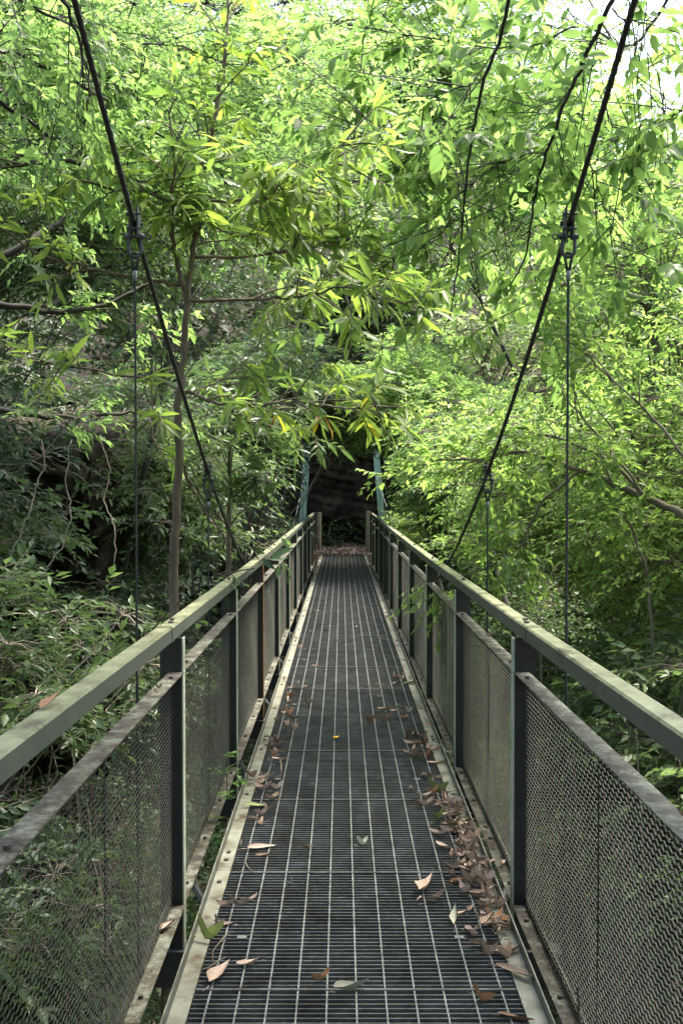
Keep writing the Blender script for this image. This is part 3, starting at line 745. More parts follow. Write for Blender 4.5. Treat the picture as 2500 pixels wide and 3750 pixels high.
limb_tree('overhanging_tree', 'overhanging tree with dark hanging twigs and pointed oval leaves above the right railing', 'tree', tuple(ob[0][0][0]), ob, 'leaf_over', 'bark_dark', tw, 31, .125, .029, 7, .32, True, hang=.3, droop=.15, n_end=3, sub_len=.9, twig_r=.0028)

lb_ = [([np.array([-6.2, 6.5, H(-6.2, 6.5)]), np.array([-6.0, 6.4, 1.0]), np.array([-5.2, 6.2, 2.8]), np.array([-4.3, 6.2, 3.9]), np.array([-3.2, 6.3, 4.6])], .09, .03),
       (D_([(-420, 400, 5.9), (-200, 390, 6.2), (0, 380, 6.5), (160, 370, 6.7), (290, 400, 6.9), (395, 470, 7.0)]), .03, .006),
       (D_([(-420, 300, 5.9), (-200, 60, 6.2), (0, 115, 6.4), (130, 165, 6.7), (260, 240, 7.0), (400, 330, 7.3), (520, 380, 7.6)]), .024, .004),
       (D_([(-420, 330, 6), (-150, 150, 6.3), (0, 235, 6.6), (110, 310, 6.9), (200, 370, 7.2), (330, 420, 7.5)]), .020, .004),
       (D_([(-500, 900, 6.6), (-160, 690, 7.0), (0, 700, 7.3), (140, 716, 7.6), (240, 700, 7.8), (345, 652, 8.0)]), .036, .012),
       (D_([(60, -60, 6.0), (145, 0, 6.1), (180, 90, 6.2), (205, 200, 6.3), (190, 300, 6.4)]), .014, .004),
       (D_([(-420, 250, 6.0), (-100, -60, 6.2), (80, 20, 6.5), (260, 90, 6.9), (420, 110, 7.3), (600, 180, 7.7)]), .016, .004),
       (D_([(-300, 900, 6.8), (0, 940, 7.6), (150, 960, 8.0), (300, 945, 8.3), (390, 935, 8.5)]), .028, .008),
       (D_([(-100, 640, 7.6), (60, 560, 7.8), (100, 530, 8), (130, 515, 8.1), (185, 478, 8.3)]), .034, .012)]
limb_tree('leaning_tree', 'dark limbed tree leaning in from the left edge with fine small leaves', 'tree', tuple(lb_[0][0][0]), lb_, 'leaf_canopy', 'bark_dark', [(1, .3, 1, 24), (2, .3, 1, 36), (3, .3, 1, 30), (4, .4, 1, 10), (5, .1, 1, 14), (6, .3, 1, 34), (7, .4, 1, 12), (8, .5, 1, 8)], 33, .075, .018, 9, .26, False, hang=.3, droop=.2, n_end=4, twig_r=.0028, sub_len=.5)
for i, (pts, lb) in enumerate([([(95, 1010, 9.0), (105, 1060, 9.0), (85, 1120, 9.0), (60, 1200, 9.0), (20, 1290, 9.0)], 'pale crooked hanging stem nearest the left edge'), ([(230, 1000, 9.4), (255, 1080, 9.4), (240, 1150, 9.4), (265, 1210, 9.4), (262, 1300, 9.4)], 'pale wavy hanging stem left of the near hanger rod'), ([(345, 960, 7.2), (350, 1010, 7.2), (375, 1050, 7.15), (405, 1065, 7.05)], 'curled white twig hooked to the slim trunk'),
        ([(165, 1010, 9.6), (150, 1100, 9.6), (165, 1180, 9.6), (140, 1260, 9.6), (90, 1330, 9.6)], 'pale hanging stem between the two crooked ones'), ([(425, 1075, 7.3), (455, 1150, 7.7), (490, 1200, 8.2), (515, 1235, 8.8)], 'pinkish leaning twig joining the slim trunk to the sapling')]):
    P_ = D_(pts); b0 = P_[-1]; mb = MB(); n_ = len(P_); Q_ = []
    for j in range(n_ - 1):
        for t in np.linspace(0, 1, 5, endpoint=False): Q_.append(tuple(P_[j] + (P_[j + 1] - P_[j]) * t - b0 + np.random.default_rng(i * 50 + j * 5 + int(t * 5)).normal(0, .008, 3)))
    Q_.append((0, 0, 0)); mb.tube(Q_, list(np.linspace(.005, .008, len(Q_))), 6)
    tag(build(mb, 'vine', M['bark_pale'], None, tuple(b0), True), lb, 'vine', 'pale stems hanging in the shade at left')
# --- canopy, upper left and centre --------------------------------------------
tree('canopy_tree', 'tall lime green small leaved tree filling the upper left', 'tree', (-8.2, 12, H(-8.2, 12)), W(250, 260, 10.5), (3.1, 2.6, 2.0), 120, 26, .42, 12, .075, .017, 'leaf_canopy', 'bark_dark', .07, 41, droop=.25, cl_r=.65, twig_r=.003, shell=.1, thin_limbs=True)
tree('canopy_tree', 'lime green canopy tree behind the top of the young tree', 'tree', (-5.6, 15.5, H(-5.6, 15.5)), W(820, 330, 14), (2.9, 2.4, 2.6), 110, 24, .5, 12, .09, .020, 'leaf_canopy', 'bark_dark', .06, 42, droop=.25, cl_r=.75, twig_r=.004, shell=.1, thin_limbs=True)
tree('canopy_tree', 'bright leafy tree high in the centre behind the overhanging twigs', 'tree', (7.6, 26, H(7.6, 26)), W(1550, 280, 24), (5.0, 2.6, 3.6), 130, 24, .7, 12, .14, .034, 'leaf_lime', 'bark_dark', .07, 43, droop=.25, cl_r=.9, twig_r=.004, shell=.1, thin_limbs=True)
tree('canopy_tree', 'leafy tree below the tall lime canopy at the left edge', 'tree', (-6.4, 11.5, H(-6.4, 11.5)), W(200, 950, 11.5), (2.6, 2.0, 1.5), 64, 20, .45, 12, .085, .019, 'leaf_mid', 'bark_dark', .06, 44, droop=.3, cl_r=.75, twig_r=.003, shell=.1, thin_limbs=True)

tree('canopy_tree', 'fine leaved bright tree behind the right cable and its fitting', 'tree', (8.5, 25, H(8.5, 25)), W(2050, 700, 23), (3.4, 2.4, 3.0), 90, 22, .6, 12, .13, .032, 'leaf_lime', 'bark_dark', .12, 46, droop=.25, cl_r=.7, twig_r=.003, shell=.1)
tree('canopy_tree', 'dark blue green tree seen over the middle of the bridge below the canopy', 'tree', (-1.5, 34, H(-1.5, 34)), (.4, 28.6, 7.2), (3.2, 1.5, 2.2), 70, 22, .7, 12, .14, .034, 'leaf_dark', 'bark', .14, 47, droop=.3, cl_r=.9, twig_r=.005, shell=.1)
tree('canopy_tree', 'glossy leaved branches arching over the far end of the bridge from the left', 'tree', (-4.2, 20, H(-4.2, 20)), (-1.3, 21.5, 3.6), (1.9, 2.6, 1.3), 110, 26, .5, 11, .11, .024, 'leaf_mid', 'bark', .10, 48, droop=.3, cl_r=.6, twig_r=.004, shell=.1)
tree('canopy_tree', 'lime branches arching over the far end of the bridge from the right', 'tree', (4.2, 21, H(4.2, 21)), (1.5, 21.5, 3.7), (1.9, 2.6, 1.3), 110, 26, .5, 11, .10, .024, 'leaf_lime', 'bark', .10, 49, droop=.3, cl_r=.6, twig_r=.004, shell=.1)
tree('added_shade_tree', 'unseen broad tree added overhead to shade the near end of the bridge', 'tree', (-4.8, -1.5, H(-4.8, -1.5)), (1.0, 2.0, 8.2), (6.0, 5.2, 1.5), 200, 18, .7, 11, .15, .045, 'leaf_mid', 'bark', .2, 50, droop=.3, cl_r=1.1, twig_r=.006, shell=.0)  # added above the view, its crown darkens the near deck and rails

for i, (x, y, z, rr, lb) in enumerate([(-5.5, -5, 4.0, 3.8, 'unseen dense tree added to block skylight behind the left of the near bridge end'), (5.5, -5, 4.0, 3.8, 'unseen dense tree added to block skylight behind the right of the near bridge end'), (0, -10, 5.0, 4.6, 'unseen dense tree added to block skylight on the path behind the near bridge end'),
        (-6.0, 1.2, 4.2, 2.6, 'unseen leafy tree added to block skylight beside the near bridge end on the left bank'), (6.2, 1.6, 4.2, 2.8, 'unseen leafy tree added to block skylight beside the near bridge end on the right bank')]):
    tree('added_shade_tree', lb, 'tree', (x, y, H(x, y)), (x, y, z), (rr, rr, 4.0), 60, 16, .9, 10, .22, .07, 'leaf_mid', 'bark', .16, 240 + i, droop=.3, cl_r=1.3, twig_r=.007, shell=.2)  # added out of view to cut ambient light reaching the near bridge

tree('canopy_tree', 'feathery lime tree below the patch of white sky at the right edge', 'tree', (9.5, 21, H(9.5, 21)), W(2330, 680, 19), (2.0, 1.8, 1.7), 60, 24, .5, 12, .10, .025, 'leaf_lime', 'bark_dark', .07, 70, droop=.25, cl_r=.7, twig_r=.003, shell=.1, thin_limbs=True)
# --- right side bushes ----------------------------------------------------------
keepR = lambda c: c[0] > 1.75 or c[1] > 27.5 or c[2] > 2.9
def keepR2(c): return c[0] > 1.55
tree('bushy_tree', 'bright lime bushy tree arching toward the right railing', 'tree', (4.2, 13.0, H(4.2, 13.0)), (3.4, 12.8, 1.6), (2.3, 3.6, 1.6), 200, 30, .42, 13, .070, .0175, 'leaf_lime', 'bark', .10, 51, droop=.2, cl_r=.6, shell=.3, keep=keepR2, twig_r=.004)
tree('bushy_tree', 'lime leaved tree leaning over the far right end of the railing', 'tree', (3.2, 20.5, H(3.2, 20.5)), (2.1, 19.5, 2.1), (1.9, 3.4, 1.6), 150, 28, .45, 13, .085, .021, 'leaf_lime', 'bark', .10, 52, droop=.2, cl_r=.6, shell=.3, keep=lambda c: c[0] > 1.5 or c[2] > 2.6, twig_r=.005)
tree('bushy_tree', 'green bushy tree with thin twigs at the right edge above the near railing', 'tree', (4.4, 8.5, H(4.4, 8.5)), (3.6, 8.4, 1.5), (1.7, 2.2, 1.9), 130, 28, .4, 13, .062, .015, 'leaf_lime', 'bark', .09, 53, droop=.25, cl_r=.5, shell=.3, keep=lambda c: c[0] > 1.9, twig_r=.003)
tree('bushy_tree', 'dense green shrub with dark leaves low beside the right mesh', 'shrub', (3.4, 6.8, H(3.4, 6.8)), (3.2, 6.8, -.6), (1.6, 2.4, 1.5), 110, 20, .4, 10, .085, .019, 'leaf_mid', 'bark', .06, 54, droop=.3, cl_r=.5, shell=.2, keep=lambda c: c[0] > 1.6, twig_r=.003)
tree('bushy_tree', 'leafy shrub under the arching branches mid way along the right railing', 'shrub', (3.0, 11.0, H(3.0, 11.0)), (3.0, 11.0, -.9), (1.6, 3.2, 1.4), 110, 20, .45, 10, .09, .021, 'leaf_mid', 'bark', .06, 55, droop=.3, cl_r=.6, shell=.2, keep=lambda c: c[0] > 1.5, twig_r=.003)
tree('bushy_tree', 'green tree with sunlit upper leaves at the upper right edge', 'tree', (5.6, 11.0, H(5.6, 11)), W(2350, 1050, 10.5), (1.3, 1.8, 1.2), 44, 22, .4, 12, .085, .02, 'leaf_lime', 'bark', .1, 56, droop=.25, cl_r=.6, shell=.2, twig_r=.004)
# arching bare limbs on the right
al = [(D_([(1700, 1300, 7.0), (1568, 1185, 7.4), (1450, 1130, 7.7), (1330, 1080, 8.0), (1200, 1040, 8.3), (1080, 1055, 8.6), (960, 1055, 8.9)]), .035, .008),
      (D_([(1480, 1140, 7.6), (1400, 1060, 7.8), (1250, 1000, 8.1), (1150, 1030, 8.4), (1000, 1100, 8.8)]), .018, .005),
      (D_([(1330, 1080, 8.0), (1240, 1160, 8.0), (1180, 1270, 8.1), (1040, 1330, 8.3)]), .014, .004),
      (D_([(1620, 1120, 6.8), (1500, 960, 7.0), (1380, 850, 7.2), (1300, 760, 7.4)]), .012, .004),
      (D_([(1480, 1140, 7.6), (1380, 1010, 7.7), (1290, 900, 7.9), (1330, 860, 8)]), .012, .004),
      (D_([(1500, 1500, 7.5), (1480, 1300, 7.6), (1420, 1150, 7.7), (1370, 1020, 7.8)]), .014, .006)]
b_ = np.array([4.4, 6.4, H(4.4, 6.4)])
al.insert(0, ([b_, np.array([4.3, 6.5, -2]), np.array([4.2, 6.6, -.2]), np.array([4.1, 6.8, .6]), np.array(al[0][0][0])], .06, .036))
limb_tree('arching_tree', 'leaning tree with a long arching brown bough reaching in from the right edge', 'tree', tuple(b_), al, 'leaf_lime', 'bark', [(1, .2, 1, 30), (2, .2, 1, 26), (3, .3, 1, 20), (4, .2, 1, 20), (5, .2, 1, 16), (6, .3, 1, 12)], 57, .075, .017, 9, .28, False, hang=.3, droop=.25, n_end=4, twig_r=.003)

# --- left bank ------------------------------------------------------------------
gl = None
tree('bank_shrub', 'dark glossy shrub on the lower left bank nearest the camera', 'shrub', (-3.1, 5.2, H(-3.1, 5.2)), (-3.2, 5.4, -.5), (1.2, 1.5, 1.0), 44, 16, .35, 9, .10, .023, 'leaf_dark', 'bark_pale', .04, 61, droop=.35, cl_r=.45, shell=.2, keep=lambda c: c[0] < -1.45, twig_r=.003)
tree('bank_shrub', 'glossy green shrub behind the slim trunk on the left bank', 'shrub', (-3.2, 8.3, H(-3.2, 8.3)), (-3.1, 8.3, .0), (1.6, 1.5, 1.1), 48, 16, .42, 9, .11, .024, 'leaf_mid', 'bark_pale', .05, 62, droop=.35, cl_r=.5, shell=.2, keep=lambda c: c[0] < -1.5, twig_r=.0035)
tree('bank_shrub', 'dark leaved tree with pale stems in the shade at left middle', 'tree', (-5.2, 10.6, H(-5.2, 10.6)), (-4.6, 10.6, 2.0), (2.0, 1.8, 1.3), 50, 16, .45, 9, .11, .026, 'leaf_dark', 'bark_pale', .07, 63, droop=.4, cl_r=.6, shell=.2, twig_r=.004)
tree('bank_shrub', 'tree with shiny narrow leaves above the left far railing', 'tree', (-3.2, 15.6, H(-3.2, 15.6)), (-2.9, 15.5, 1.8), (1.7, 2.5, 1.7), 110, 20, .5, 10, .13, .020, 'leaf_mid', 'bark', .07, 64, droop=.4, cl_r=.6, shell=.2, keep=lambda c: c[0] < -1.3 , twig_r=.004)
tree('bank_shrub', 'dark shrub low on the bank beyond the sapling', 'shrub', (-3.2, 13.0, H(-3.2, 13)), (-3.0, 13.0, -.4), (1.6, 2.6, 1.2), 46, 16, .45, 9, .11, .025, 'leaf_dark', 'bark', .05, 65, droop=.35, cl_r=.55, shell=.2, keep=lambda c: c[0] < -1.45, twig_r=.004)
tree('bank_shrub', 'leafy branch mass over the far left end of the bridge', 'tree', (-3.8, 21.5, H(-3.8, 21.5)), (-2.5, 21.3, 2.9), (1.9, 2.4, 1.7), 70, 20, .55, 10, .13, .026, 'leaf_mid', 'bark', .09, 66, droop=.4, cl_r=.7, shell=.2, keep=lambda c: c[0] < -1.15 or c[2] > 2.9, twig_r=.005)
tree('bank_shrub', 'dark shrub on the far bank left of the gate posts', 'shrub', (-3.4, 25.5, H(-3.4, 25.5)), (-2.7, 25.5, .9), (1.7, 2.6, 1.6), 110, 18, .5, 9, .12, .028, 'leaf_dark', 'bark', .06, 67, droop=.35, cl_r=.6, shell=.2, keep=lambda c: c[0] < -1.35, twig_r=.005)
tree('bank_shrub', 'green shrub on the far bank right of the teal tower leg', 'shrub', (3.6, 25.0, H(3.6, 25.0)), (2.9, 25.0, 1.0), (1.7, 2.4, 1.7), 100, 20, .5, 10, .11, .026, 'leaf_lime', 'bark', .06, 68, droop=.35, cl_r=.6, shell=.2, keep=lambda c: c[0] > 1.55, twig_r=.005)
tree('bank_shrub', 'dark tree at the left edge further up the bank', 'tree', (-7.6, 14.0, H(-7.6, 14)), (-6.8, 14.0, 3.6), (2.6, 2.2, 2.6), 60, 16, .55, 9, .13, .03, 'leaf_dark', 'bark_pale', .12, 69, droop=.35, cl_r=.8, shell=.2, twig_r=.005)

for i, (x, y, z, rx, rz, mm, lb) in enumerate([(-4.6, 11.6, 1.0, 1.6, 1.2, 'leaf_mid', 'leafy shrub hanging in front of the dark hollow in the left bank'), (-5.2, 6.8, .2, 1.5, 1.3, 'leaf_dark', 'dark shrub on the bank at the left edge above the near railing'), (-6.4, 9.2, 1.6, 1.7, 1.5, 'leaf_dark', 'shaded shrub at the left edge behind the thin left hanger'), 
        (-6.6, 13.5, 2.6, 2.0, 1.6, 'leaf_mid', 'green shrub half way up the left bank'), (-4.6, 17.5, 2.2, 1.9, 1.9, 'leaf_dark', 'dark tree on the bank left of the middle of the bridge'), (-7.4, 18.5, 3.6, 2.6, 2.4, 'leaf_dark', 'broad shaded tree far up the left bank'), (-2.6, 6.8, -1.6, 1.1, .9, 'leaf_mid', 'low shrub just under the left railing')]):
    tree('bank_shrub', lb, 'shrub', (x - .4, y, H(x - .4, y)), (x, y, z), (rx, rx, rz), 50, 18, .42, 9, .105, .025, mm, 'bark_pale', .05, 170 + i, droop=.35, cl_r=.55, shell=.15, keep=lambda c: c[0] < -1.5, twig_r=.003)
tree('bushy_tree', 'broad lime tree filling the gap behind the arching bough', 'tree', (6.0, 15.5, H(6.0, 15.5)), (5.6, 15.0, 2.0), (2.6, 2.6, 2.2), 150, 24, .5, 12, .10, .024, 'leaf_lime', 'bark', .08, 58, droop=.25, cl_r=.7, shell=.2, twig_r=.004)
tree('bushy_tree', 'green shrub low at the right edge behind the thicket', 'shrub', (5.2, 9.5, H(5.2, 9.5)), (4.9, 9.8, -.8), (1.7, 2.4, 1.5), 90, 20, .45, 10, .09, .022, 'leaf_mid', 'bark', .05, 59, droop=.25, cl_r=.6, shell=.2, twig_r=.003)
# --- trees on the far slope --------------------------------------------------------
far = [(-14, 24, 6.5, 4.2, 'far_leaf tree at the left behind the dark bank'), (-8.5, 26, 6.5, 3.8, 'shaded far tree up the slope left of the young tree'), (-4.2, 29, 6.2, 2.9, 'dense far tree above the rock wall left of centre'), (.2, 31.5, 6.4, 3.0, 'dark far tree directly above the rock wall'),
       (4.6, 30, 5.0, 3.0, 'far tree above the rock wall right of centre'), (9.5, 30, 5.0, 4.0, 'far tree low on the slope at the right'), (-10, 38, 13, 5, 'tall hillside tree high at the upper left'), (-3, 40, 13.2, 5, 'tall hillside tree at the top left of centre'), (3.2, 41, 12.0, 4.4, 'pale hillside tree at the top centre'), (9.0, 38, 9.8, 4.2, 'pale hillside tree behind the right cable'),
       (13.6, 36, 10.6, 4.9, 'hillside tree below the patch of white sky'), (-17, 34, 13, 5, 'hillside tree beyond the left edge of the canopy'), (-5.5, 48, 20, 5.5, 'highest hillside tree near the top left'), (2.0, 50, 20, 5.5, 'highest hillside tree near the top centre'), (7.6, 47, 18.6, 4.4, 'hillside tree just left of the patch of white sky'), (-10.5, 50, 22, 6, 'highest hillside tree behind the upper end of the left cable'), (-1.8, 56, 25, 6, 'top most hillside tree on the ridge at the centre'), (5.5, 58, 25.5, 5.5, 'ridge tree right of the top centre'), (16.5, 42, 10.5, 5, 'hillside tree at the right edge under the sky')]
far[0] = (-14, 24, 6.5, 4.2, 'far dark tree at the left behind the bank')
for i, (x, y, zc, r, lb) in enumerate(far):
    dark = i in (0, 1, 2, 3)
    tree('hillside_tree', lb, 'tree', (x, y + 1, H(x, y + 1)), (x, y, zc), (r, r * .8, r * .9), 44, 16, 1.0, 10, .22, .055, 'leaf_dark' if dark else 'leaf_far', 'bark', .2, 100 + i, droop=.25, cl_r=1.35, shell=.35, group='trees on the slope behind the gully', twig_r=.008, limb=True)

# --- ground cover -------------------------------------------------------------------
def cover(name, label, boxes, n, lL, lW, m, seed, hgt0=.25, kind='stuff', flat=False, cat='ground cover'):
    rg = np.random.default_rng(seed); P = []
    for (x0, x1, y0, y1), fr in boxes:
        k = int(n * fr); x = rg.uniform(x0, x1, k); y = rg.uniform(y0, y1, k); P.append(np.stack([x, y, hgt(x, y) + rg.uniform(0, hgt0, k)], -1))
    P = np.concatenate(P); k = len(P)
    D = rg.normal(0, 1, (k, 3)) * np.array([1, 1, .15 if flat else .6]) + (0 if flat else UP * .2); N_ = UP + rg.normal(0, .25 if flat else .5, (k, 3))
    V, T, Q = leaf_arrays(P, D, N_, lL * rg.uniform(.5, 1.3, k), lW * rg.uniform(.6, 1.2, k), False, .3, .1)
    o = put(name, np_mesh(name, V, T, Q, m)); tag(o, label, cat, None, kind)
cover('leaf_litter', 'brown leaf litter scattered over the gully floor and banks', [((-6, 6, -1, 12), .5), ((-2.5, 2.5, 24, 31), .25), ((-9, -2, 4, 18), .25)], 42000, .09, .02, M['dead_brown'], 71, .03, flat=True)
cover('pale_leaf_litter', 'pinkish dry leaves strewn over the path end and creek bed', [((-4, 4, 2, 11), .6), ((-1.2, 1.6, 26.9, 30.6), .4)], 9000, .10, .022, M['dead_pink'], 72, .03, flat=True)
cover('undergrowth', 'low green undergrowth on the right bank and around the end of the path', [((1.3, 9, 3, 24), .8), ((-2.5, 2.5, 29.6, 31), .012), ((1.3, 5, 24, 30), .15)], 90000, .11, .028, M['leaf_mid'], 73, .9)
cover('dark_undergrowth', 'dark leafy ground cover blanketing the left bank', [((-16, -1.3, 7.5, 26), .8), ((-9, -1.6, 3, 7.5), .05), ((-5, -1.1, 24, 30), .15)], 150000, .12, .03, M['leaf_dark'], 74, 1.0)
cover('slope_undergrowth', 'green ground cover on the right hand slope behind the thicket', [((6, 18, 3, 32), .7), ((2.6, 9, 18, 32), .3)], 90000, .14, .035, M['leaf_mid'], 75, 1.2)

def stems(name, label, n, area, m, seed, h0, h1, r):
    rg = np.random.default_rng(seed)
    x = rg.uniform(area[0], area[1], n); y = rg.uniform(area[2], area[3], n); b = np.stack([x, y, hgt(x, y)], -1)
    tp = b + np.stack([rg.normal(0, .5, n), rg.normal(0, .5, n), rg.uniform(h0, h1, n)], -1)
    mid = (b + tp) / 2 + rg.normal(0, .12, (n, 3)); q1 = (b + mid) / 2 + rg.normal(0, .05, (n, 3)); q3 = (mid + tp) / 2 + rg.normal(0, .08, (n, 3))
    P = np.stack([b, q1, mid, q3, tp], 1); rr = r * rg.uniform(.5, 1.6, n)[:, None] * np.array([1, .9, .75, .55, .3])
    V, Q = tubes_np(P, rr, 5)
    o = put(name, np_mesh(name, V, np.zeros((0, 3), int), Q, m, True)); tag(o, label, 'undergrowth', None, 'stuff')
stems('thicket_stems', 'thicket of thin brown stems beyond the right mesh railing', 220, (1.5, 6, 3, 9.5), M['bark'], 81, 2.0, 4.6, .014)
stems('thicket_stems', 'tangle of thin pale stems on the left bank', 200, (-7.5, -1.6, 3, 13), M['bark_pale'], 82, 1.2, 3.4, .009)

# --- fallen leaves on the bridge ---------------------------------------------------
def leaf_mesh(name, m, L, Wd, curl, roll, seed, hole=False):
    rg = random.Random(seed); mb = MB(); n = 10; cols = 7; vs = []
    for i in range(n + 1):
        t = i / n; w_ = Wd * (math.sin(math.pi * min(1, t * 1.02) ** .85) ** .8 if 0 < t < 1 else .02)
        for j in range(cols):
            s_ = (j / (cols - 1)) * 2 - 1
            z = .002 + L * curl * ((t - .5) ** 2 * 4) * .5 + abs(s_) ** 1.5 * w_ * roll + rg.uniform(0, .0012)
            vs.append(((t - .5) * L, s_ * w_ * (1 - .25 * roll) + L * .05 * math.sin(t * 3 + seed), z + .006 * math.sin(t * 5 + seed) * s_ * roll))
    fs = [(i * cols + j, i * cols + j + 1, (i + 1) * cols + j + 1, (i + 1) * cols + j) for i in range(n) for j in range(cols - 1) if not (hole and i == 4 and j in (2, 3))]
    mb.add(vs, fs); x = -L / 2; mb.tube([(x + .004, 0 + L * .05 * math.sin(seed), .003), (x - .012, .003, .005), (x - .025, .008, .004)], [.0014, .0011, .0009], 4)
    return mb.mesh(name, m, True)
kinds = {}
for kn in ('pink', 'brown', 'orange', 'yellow', 'green', 'pale'):
    kinds[kn] = [leaf_mesh('fallen_leaf', M['dead_' + kn], L, wd, cu, ro, i * 3 + 1) for i, (L, wd, cu, ro) in enumerate([(.10, .0145, .45, 1.0), (.088, .013, .7, 1.5), (.12, .019, .2, .6), (.078, .012, .8, 1.7)])]
def deck_pt(sx, sy):
    for z0 in (0, ): 
        d = W(sx, sy, 1.) - np.array([0, 0, CAMZ]); Zt = 5.
        for _ in range(8): Zt = (CAMZ - sag(Zt) - .004) / -d[2]
        return np.array([d[0] * Zt, Zt, sag(Zt) + .004])
frng = random.Random(9)
def drop(sx, sy, kind, label=None, var=None, ang=None, size=1., zoff=0., pt=None, group='fallen leaves on the footbridge'):
    p = deck_pt(sx, sy) if pt is None else pt
    if p[0] < XL + .0 or p[0] > XR: p[2] += .006
    o = bpy.data.objects.new('fallen_leaf', kinds[kind][var if var is not None else frng.randrange(4)]); C.objects.link(o)
    o.location = (p[0], p[1], p[2] + zoff); o.rotation_euler = (frng.uniform(-.4, .4), frng.uniform(-.18, .18), ang if ang is not None else frng.uniform(0, 6.28)); o.scale = (size * frng.uniform(.85, 1.15),) * 3
    o.scale = (o.scale[0] * 1.2 * frng.uniform(.85, 1.1), o.scale[1] * 1.2 * frng.uniform(.6, 1.1), o.scale[2] * 1.2 * frng.uniform(.6, 1.8))
    tag(o, label, 'leaf', group); return o
z5 = lambda x, y: (x * .797, 2500 + y * .797)
z6 = lambda x, y: (1250 + x * .797, 2500 + y * .797)
SC, GR = 'dry leaf scattered toward the left side of the grating deck', 'dry leaves scattered toward the left kerb'
for x, y in [(1355, 35), (1325, 90), (1415, 105), (1320, 205), (1350, 222), (1285, 280), (1275, 300), (1285, 325), (1285, 355), (1245, 370), (1290, 425), (1190, 465), (1215, 495), (1275, 490), (1250, 540), (1220, 585), (1200, 610), (1175, 630), (1205, 655), (1230, 795), (1035, 1030), (1090, 1025), (1150, 1005), (1025, 1110), (1000, 1120), (1160, 440), (1240, 300), (1262, 345), (1140, 1300)]:
    sx, sy = z5(x, y); drop(sx, sy, frng.choice(['pink', 'pink', 'pink', 'brown']), 'dry pinkish brown leaf in the scatter along the left kerb', size=frng.uniform(.75, 1.0), group=GR)
for (x, y), kd, lb, v, a, s_ in [((1205, 760), 'pink', 'large flat pink brown leaf near the left kerb between the first two left posts', 2, .5, 1.25), ((1010, 1350), 'pink', 'large oval pinkish leaf lying lowest beside the left kerb', 2, 1.3, 1.15),
      ((1410, 760), 'brown', 'crumpled brown leaf alone left of the deck centre line', 3, .2, .7), ((1330, 925), 'pale', 'tiny white leaf scrap left of the deck centre', 3, .8, .4), ((1425, 368), 'pale', 'white leaf scrap below the yellow orange leaf', 3, .1, .5), ((1430, 470), 'pale', 'smallest white scrap on the middle of the deck', 3, .6, .3),
      ((1545, 255), 'yellow', 'bright yellow orange leaf on the middle of the deck', 2, 1.4, 1.1), ((1190, 575), 'green', 'yellow green leaf on top of the left leaf scatter', 2, .1, 1.), ((955, 1195), 'green', 'curled yellow green leaf overlapping the near left kerb', 1, -.5, 1.15), ((1475, 1370), 'orange', 'small tan leaf near the bottom centre of the deck', 3, .8, .9), ((1100, 760), 'pink', 'torn pink leaf at the left kerb beside the large flat leaf', 3, 1.6, .9)]:
    sx, sy = z5(x, y); drop(sx, sy, kd, lb, v, a, s_)
for (x, y), kd, lb, v, a, s_ in [((130, 185), 'orange', 'orange brown leaf alone on the deck right of the yellow leaf', 3, .5, .95), ((290, 265), 'orange', 'orange leaf pointing away at the right side by the third post', 1, 1.2, 1.1), ((445, 510), 'green', 'green streaked leaf beside the right kerb', 1, -.5, 1.), ((440, 630), 'green', 'dark green leaf on top of the right leaf drift', 1, .8, .9),
      ((400, 950), 'pink', 'big ribbed pink leaf left of the right hand leaf drift', 2, 1.25, 1.35), ((525, 1085), 'pale', 'round pale leaf with a hole near the right leaf drift', 2, 1.45, .9), ((50, 1415), 'pale', 'pale green leaf lying crosswise at the bottom of the deck', 2, .15, 1.05), ((645, 1465), 'orange', 'curled yellowish leaf near the bottom right corner of the deck', 1, -.6, .95), ((95, 750), 'pale', 'crumpled pale leaf alone on the deck centre right', 3, .3, .6), ((430, 995), 'pink', 'dark veined leaf tucked under the big ribbed leaf', 1, .6, 1.0),
      ((725, 1100), 'orange', 'tan leaf standing against the right kerb', 2, 1.2, .9), ((800, 1345), 'brown', 'long brown leaf lying on the near right kerb', 2, -.8, 1.1), ((320, 5), 'green', 'pale green leaf on the far right of the deck near the twig tangle', 2, .1, 1.0), ((800, 1550), 'orange', 'brown leaf cut by the bottom edge at the right kerb', 2, -.4, 1.)]:
    sx, sy = z6(x, y); drop(sx, sy, kd, lb, v, a, s_)
for x, y in [(205, 130), (245, 130), (200, 185), (215, 155), (355, 145), (305, 170), (320, 100), (360, 285), (385, 290), (390, 350), (330, 350), (425, 320), (430, 370), (380, 440), (425, 440), (320, 497), (380, 525), (475, 550), (370, 570), (445, 700), (490, 690), (470, 760), (510, 810), (550, 840), (590, 760), (625, 920), (560, 970), (500, 890), (545, 915), (650, 900), (640, 940), (610, 1150), (590, 1160), (660, 1090), (700, 1110), (660, 1215), (670, 1260), (745, 1240), (770, 1280), (610, 990), (600, 1040), (520, 850), (575, 800), (330, 315), (400, 300), (310, 330)]:
    sx, sy = z6(x, y); drop(sx, sy, frng.choice(['pink', 'pink', 'brown', 'brown', 'orange']), 'dry leaf in the brown drift along the right kerb', size=frng.uniform(.75, 1.05), group='leaf drift along the right kerb')
for i in range(130):
    t = frng.random(); y = 3.75 + t * 1.7; x = XR + .05 - abs(frng.gauss(0, .055)) 
    if .35 < t < .45: x += .01
    drop(0, 0, frng.choice(['brown', 'brown', 'pink']), 'dry leaf in the brown drift along the right kerb', size=frng.uniform(.4, .85), group='leaf drift along the right kerb', pt=np.array([x, y, sag(y) + .006]), zoff=frng.uniform(0, .02))
